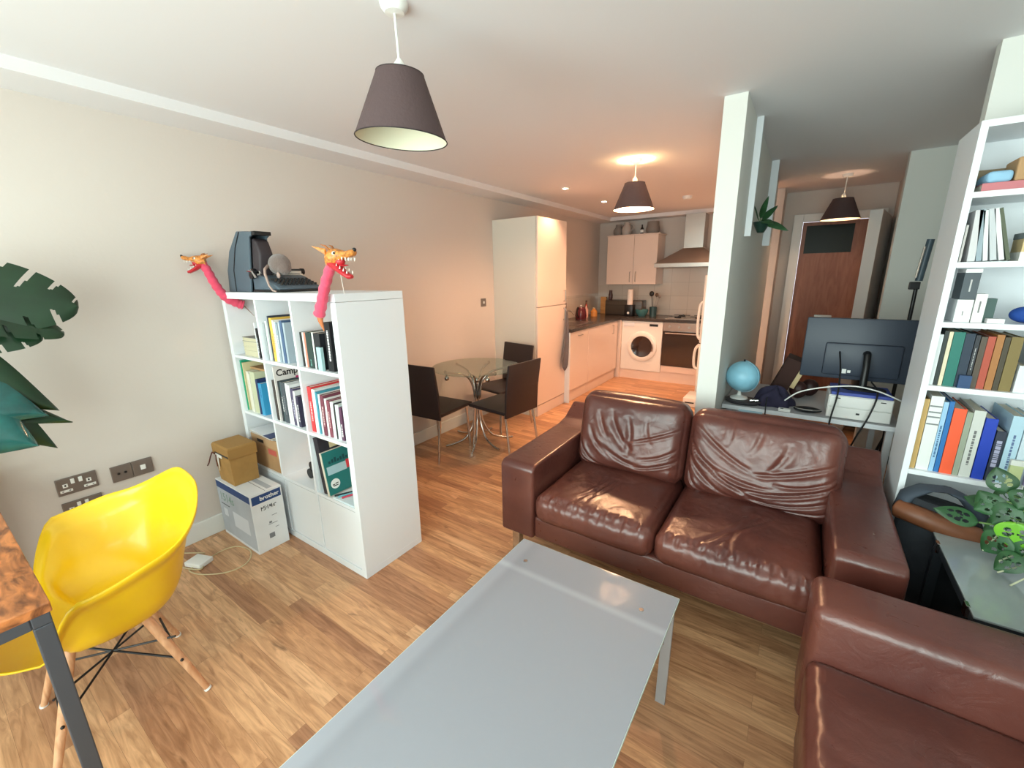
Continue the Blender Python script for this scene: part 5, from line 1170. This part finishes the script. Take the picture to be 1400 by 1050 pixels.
bk = thing('box_file', 'dark brown upright box file with a cream edge behind the navy scarf', 'box file', (2.72,2.05,.7405), world=True)
MB_ = Matrix.Translation((2.73,2.08,.741)) @ Matrix.Rotation(.35,4,'Y')
obj('cover', MB().box(-.04,.05,-.08,.10,.02,.27,.003).xf(MB_), mat('dark_brown_board', (56,32,26), .9), bk)
obj('cream_edge', MB().box(.0505,.075,-.08,.08,.10,.26).xf(MB_), mat('cream_edge', (198,176,134), .7), bk)
for i, (x, y, l) in enumerate(((2.86,2.06,'left dark leather pouch slumped on the desk below the monitor'),(2.92,2.16,'right dark leather pouch slumped on the desk behind the left one'))):
    q = obj('leather_pouch', MB().ball((x,y,.795),.055,14,(.9,.8,1)), mat('dark_red_brown', (54,26,24), .5), None, smooth='all', loc=(x,y,.741)); tag(q, l, 'pouch', 'dark pouches on the desk')
rm = thing('remote_control', 'small white gadget at the front edge of the desk', 'gadget', (2.80,1.70,.7405), world=True)
obj('case', MB().box(2.775,2.835,1.685,1.715,.7405,.757,.003), M_white2, rm); obj('screen', MB().box(2.785,2.80,1.684,1.700,.757,.7575), M_black, rm)
gs = thing('sunglasses_case', 'black oval case with a silver lid line at the front of the desk', 'case', (2.91,1.74,.7405), world=True)
obj('shell', MB().ball((2.915,1.745,.757),.06,18,(1.15,.55,.27)), M_black, gs, smooth='all'); obj('silver_line', MB().tube([(2.915+.062*math.cos(a),1.745+.030*math.sin(a),.762) for a in [PI+PI*i/14 for i in range(15)]], .0032, 6), M_chrome, gs, smooth=True)
og = thing('desk_organiser', 'white two-drawer desk organiser standing under the monitor', 'organiser', (3.14,1.83,.7405), world=True)
obj('casing', MB().box(3.0,3.275,1.715,1.95,.7405,.868,.004), M_white2, og)
for z0_, z1_2 in ((.745,.803),(.807,.865)):
    d_ = obj('drawer', MB().box(3.004,3.271,1.705,1.7145,z0_,z1_2,.003), M_white2, og)
obj('finger_notch', MB().box(3.128,3.143,1.7035,1.7052,.772,.782), M_black, og)
for x in (3.03,3.22): obj('latch_slot', MB().box(x,x+.022,1.7035,1.7052,.852,.857), M_black, og)
bf2 = obj('blue_folder', MB().box(3.01,3.27,1.72,1.95,.8685,.885,.002), mat('blue_plastic', (58,76,160), .4), None, loc=(3.14,1.83,.8685)); tag(bf2, 'blue folder on top of the white desk organiser', 'folder')
mn = thing('monitor', 'large dark computer monitor seen from the back on the white desk', 'monitor', (3.13,1.98,.8855), world=True)
M_mon = mat('monitor_back', (54,62,76), .45)
obj('back_housing', MB().box(2.853,3.42,1.985,2.012,.905,1.262,.008).box(2.96,3.31,1.965,1.99,.93,1.12,.012), M_mon, mn, smooth=True)
obj('screen', MB().box(2.86,3.413,2.012,2.015,.915,1.254), M_black, mn)
obj('stand_neck', MB().tube([(3.155,1.90,.893),(3.155,1.905,1.0),(3.155,1.935,1.06),(3.155,1.966,1.065)], [.018,.016,.018,.02], 12), M_black, mn, smooth=True)
obj('stand_foot', MB().ring_loft([ell(3.155,1.85,.8855,.10,.07),ell(3.155,1.85,.893,.095,.065)]), M_black, mn, smooth=True)
obj('sticker', MB().box(3.055,3.075,1.962,1.9655,.945,.97).box(3.08,3.095,1.962,1.9655,.95,.965), M_white2, mn)
def cable(label, P, r, m_, name='cable'):
    c_ = obj(name, MB().tube(spline(P), r, 8), m_, None, smooth=True, loc=P[0]); tag(c_, label, 'cable', 'cables around the white desk'); return c_
cable('white cable arching across the desk in front of the monitor', [(2.80,1.72,.80),(2.86,1.71,.86),(2.95,1.70,.900),(3.05,1.695,.925),(3.12,1.695,.93),(3.20,1.70,.915),(3.26,1.70,.893),(3.31,1.72,.868)], .0036, M_white2)
cable('black cable hanging from the monitor over the left end of the organiser', [(3.03,1.96,1.07),(3.035,1.80,1.0),(3.035,1.69,.88),(3.02,1.66,.74),(3.02,1.655,.60),(3.03,1.66,.40)], .0042, M_black)
cable('black cable slanting down in front of the organiser to the floor', [(3.19,1.90,.92),(3.20,1.70,.90),(3.175,1.655,.78),(3.13,1.655,.62),(3.08,1.66,.35)], .0042, M_black)
cable('thin black cable looped over the desk edge below the scarf', [(2.71,1.74,.80),(2.712,1.665,.77),(2.716,1.655,.68),(2.722,1.655,.60)], .0035, M_black)
pt = obj('paper_sheet', MB().box(2.575,2.70,1.670,1.6748,.660,.722), mat('pale_blue_paper', (176,206,220), .7), None, loc=(2.64,1.67,.655)); tag(pt, 'pale blue printed packet fixed under the front edge of the white desk', 'paper')
mc = thing('phone_tripod', 'black tripod pole with a phone clamp standing by the right wall', 'tripod', (3.36,2.42,0), world=True)
px_, py_ = 3.375, 2.45
obj('pole', MB().cyl((px_,py_,.20),(px_+.0,py_,1.42),.010,n=12), M_black, mc, smooth=True)
obj('clamp', MB().box(px_-.035,px_+.015,py_-.015,py_+.015,1.41,1.455,.004), M_black, mc)
obj('light_head', MB().tube([(px_+.005,py_,1.46),(px_+.02,py_,1.70)], .018, 14), mat('slate_plastic', (70,88,100), .4), mc, smooth=True)
obj('chrome_strip', MB().tube([(px_-.013,py_-.014,1.48),(px_-.001,py_-.014,1.66)], .006, 8), M_chrome, mc, smooth=True)
for a in (90,210,330): obj('leg', MB().cyl((px_,py_,.45),(px_+.14*math.cos(math.radians(a)),py_+.14*math.sin(math.radians(a)),.0),.008,n=8), M_black, mc, smooth=True)

# ------------------------------------------------------------------ light
W = bpy.data.worlds.new('overcast'); S.world = W; W.use_nodes = True
bgn = W.node_tree.nodes['Background']; bgn.inputs['Color'].default_value = (.88,.92,1,1); bgn.inputs['Strength'].default_value = 1.2
def area(name, loc, rot, sx, sy, e, col, spread=PI):
    l = bpy.data.lights.new(name, 'AREA'); l.shape = 'RECTANGLE'; l.size = sx; l.size_y = sy; l.energy = e; l.color = col; l.spread = spread
    o = bpy.data.objects.new(name, l); COL.objects.link(o); o.location = loc; o.rotation_euler = rot; return o
area('daylight_window_left', (1.15,-2.45,1.33), (math.radians(90),0,0), 1.55, 1.7, 56, (.98,.96,1))
area('daylight_window_right', (3.07,-2.45,1.33), (math.radians(90),0,0), 1.7, 1.7, 60, (.98,.96,1))
def point(name, loc, e, col, r=.03):
    l = bpy.data.lights.new(name, 'POINT'); l.energy = e; l.color = col; l.shadow_soft_size = r
    o = bpy.data.objects.new(name, l); COL.objects.link(o); o.location = loc; return o
point('pendant_bulb_light', (1.629,2.33,2.055), 38, (1,.55,.32), .035)
def spot(name, loc, e, col):
    l = bpy.data.lights.new(name, 'SPOT'); l.energy = e; l.color = col; l.spot_size = math.radians(110); l.spot_blend = .6; l.shadow_soft_size = .03
    o = bpy.data.objects.new(name, l); COL.objects.link(o); o.location = loc; return o
for sp_x, sp_y, sp_e in ((.714,2.943,24),(.716,3.931,46),(1.75,4.7,52)): spot('ceiling_spot_light', (sp_x,sp_y,H-.02), sp_e, (1,.53,.31))
point('hall_fill', (2.995,4.01,2.06), 6, (1,.62,.42), .035)  # added warm fill at the unlit hall pendant, lifts the dim hallway

# ------------------------------------------------------------------ camera
cx_, cy_, cz_ = 2.82472, -1.12401, 1.52741
yaw, pit, roll, f = .6016444, .2498916, -.0163065, 577.60955
cyw, syw, cp_, sp_ = math.cos(yaw), math.sin(yaw), math.cos(pit), math.sin(pit)
fw = Vector((-syw*cp_, cyw*cp_, -sp_)); r0 = Vector((cyw, syw, 0)); u0 = r0.cross(fw)
r2 = r0*math.cos(roll)+u0*math.sin(roll); u2 = -r0*math.sin(roll)+u0*math.cos(roll)
cam = bpy.data.cameras.new('camera'); co = bpy.data.objects.new('camera', cam); COL.objects.link(co)
Mx = Matrix((r2, u2, -fw)).transposed().to_4x4(); Mx.translation = (cx_, cy_, cz_); co.matrix_world = Mx
cam.sensor_width = 36; cam.lens = f/1400*36; cam.clip_start = .02
S.camera = co
S.view_settings.view_transform = 'Standard'; S.view_settings.look = 'None'; S.view_settings.gamma = 1; S.view_settings.use_curve_mapping = False
S.view_settings.exposure = 0.8
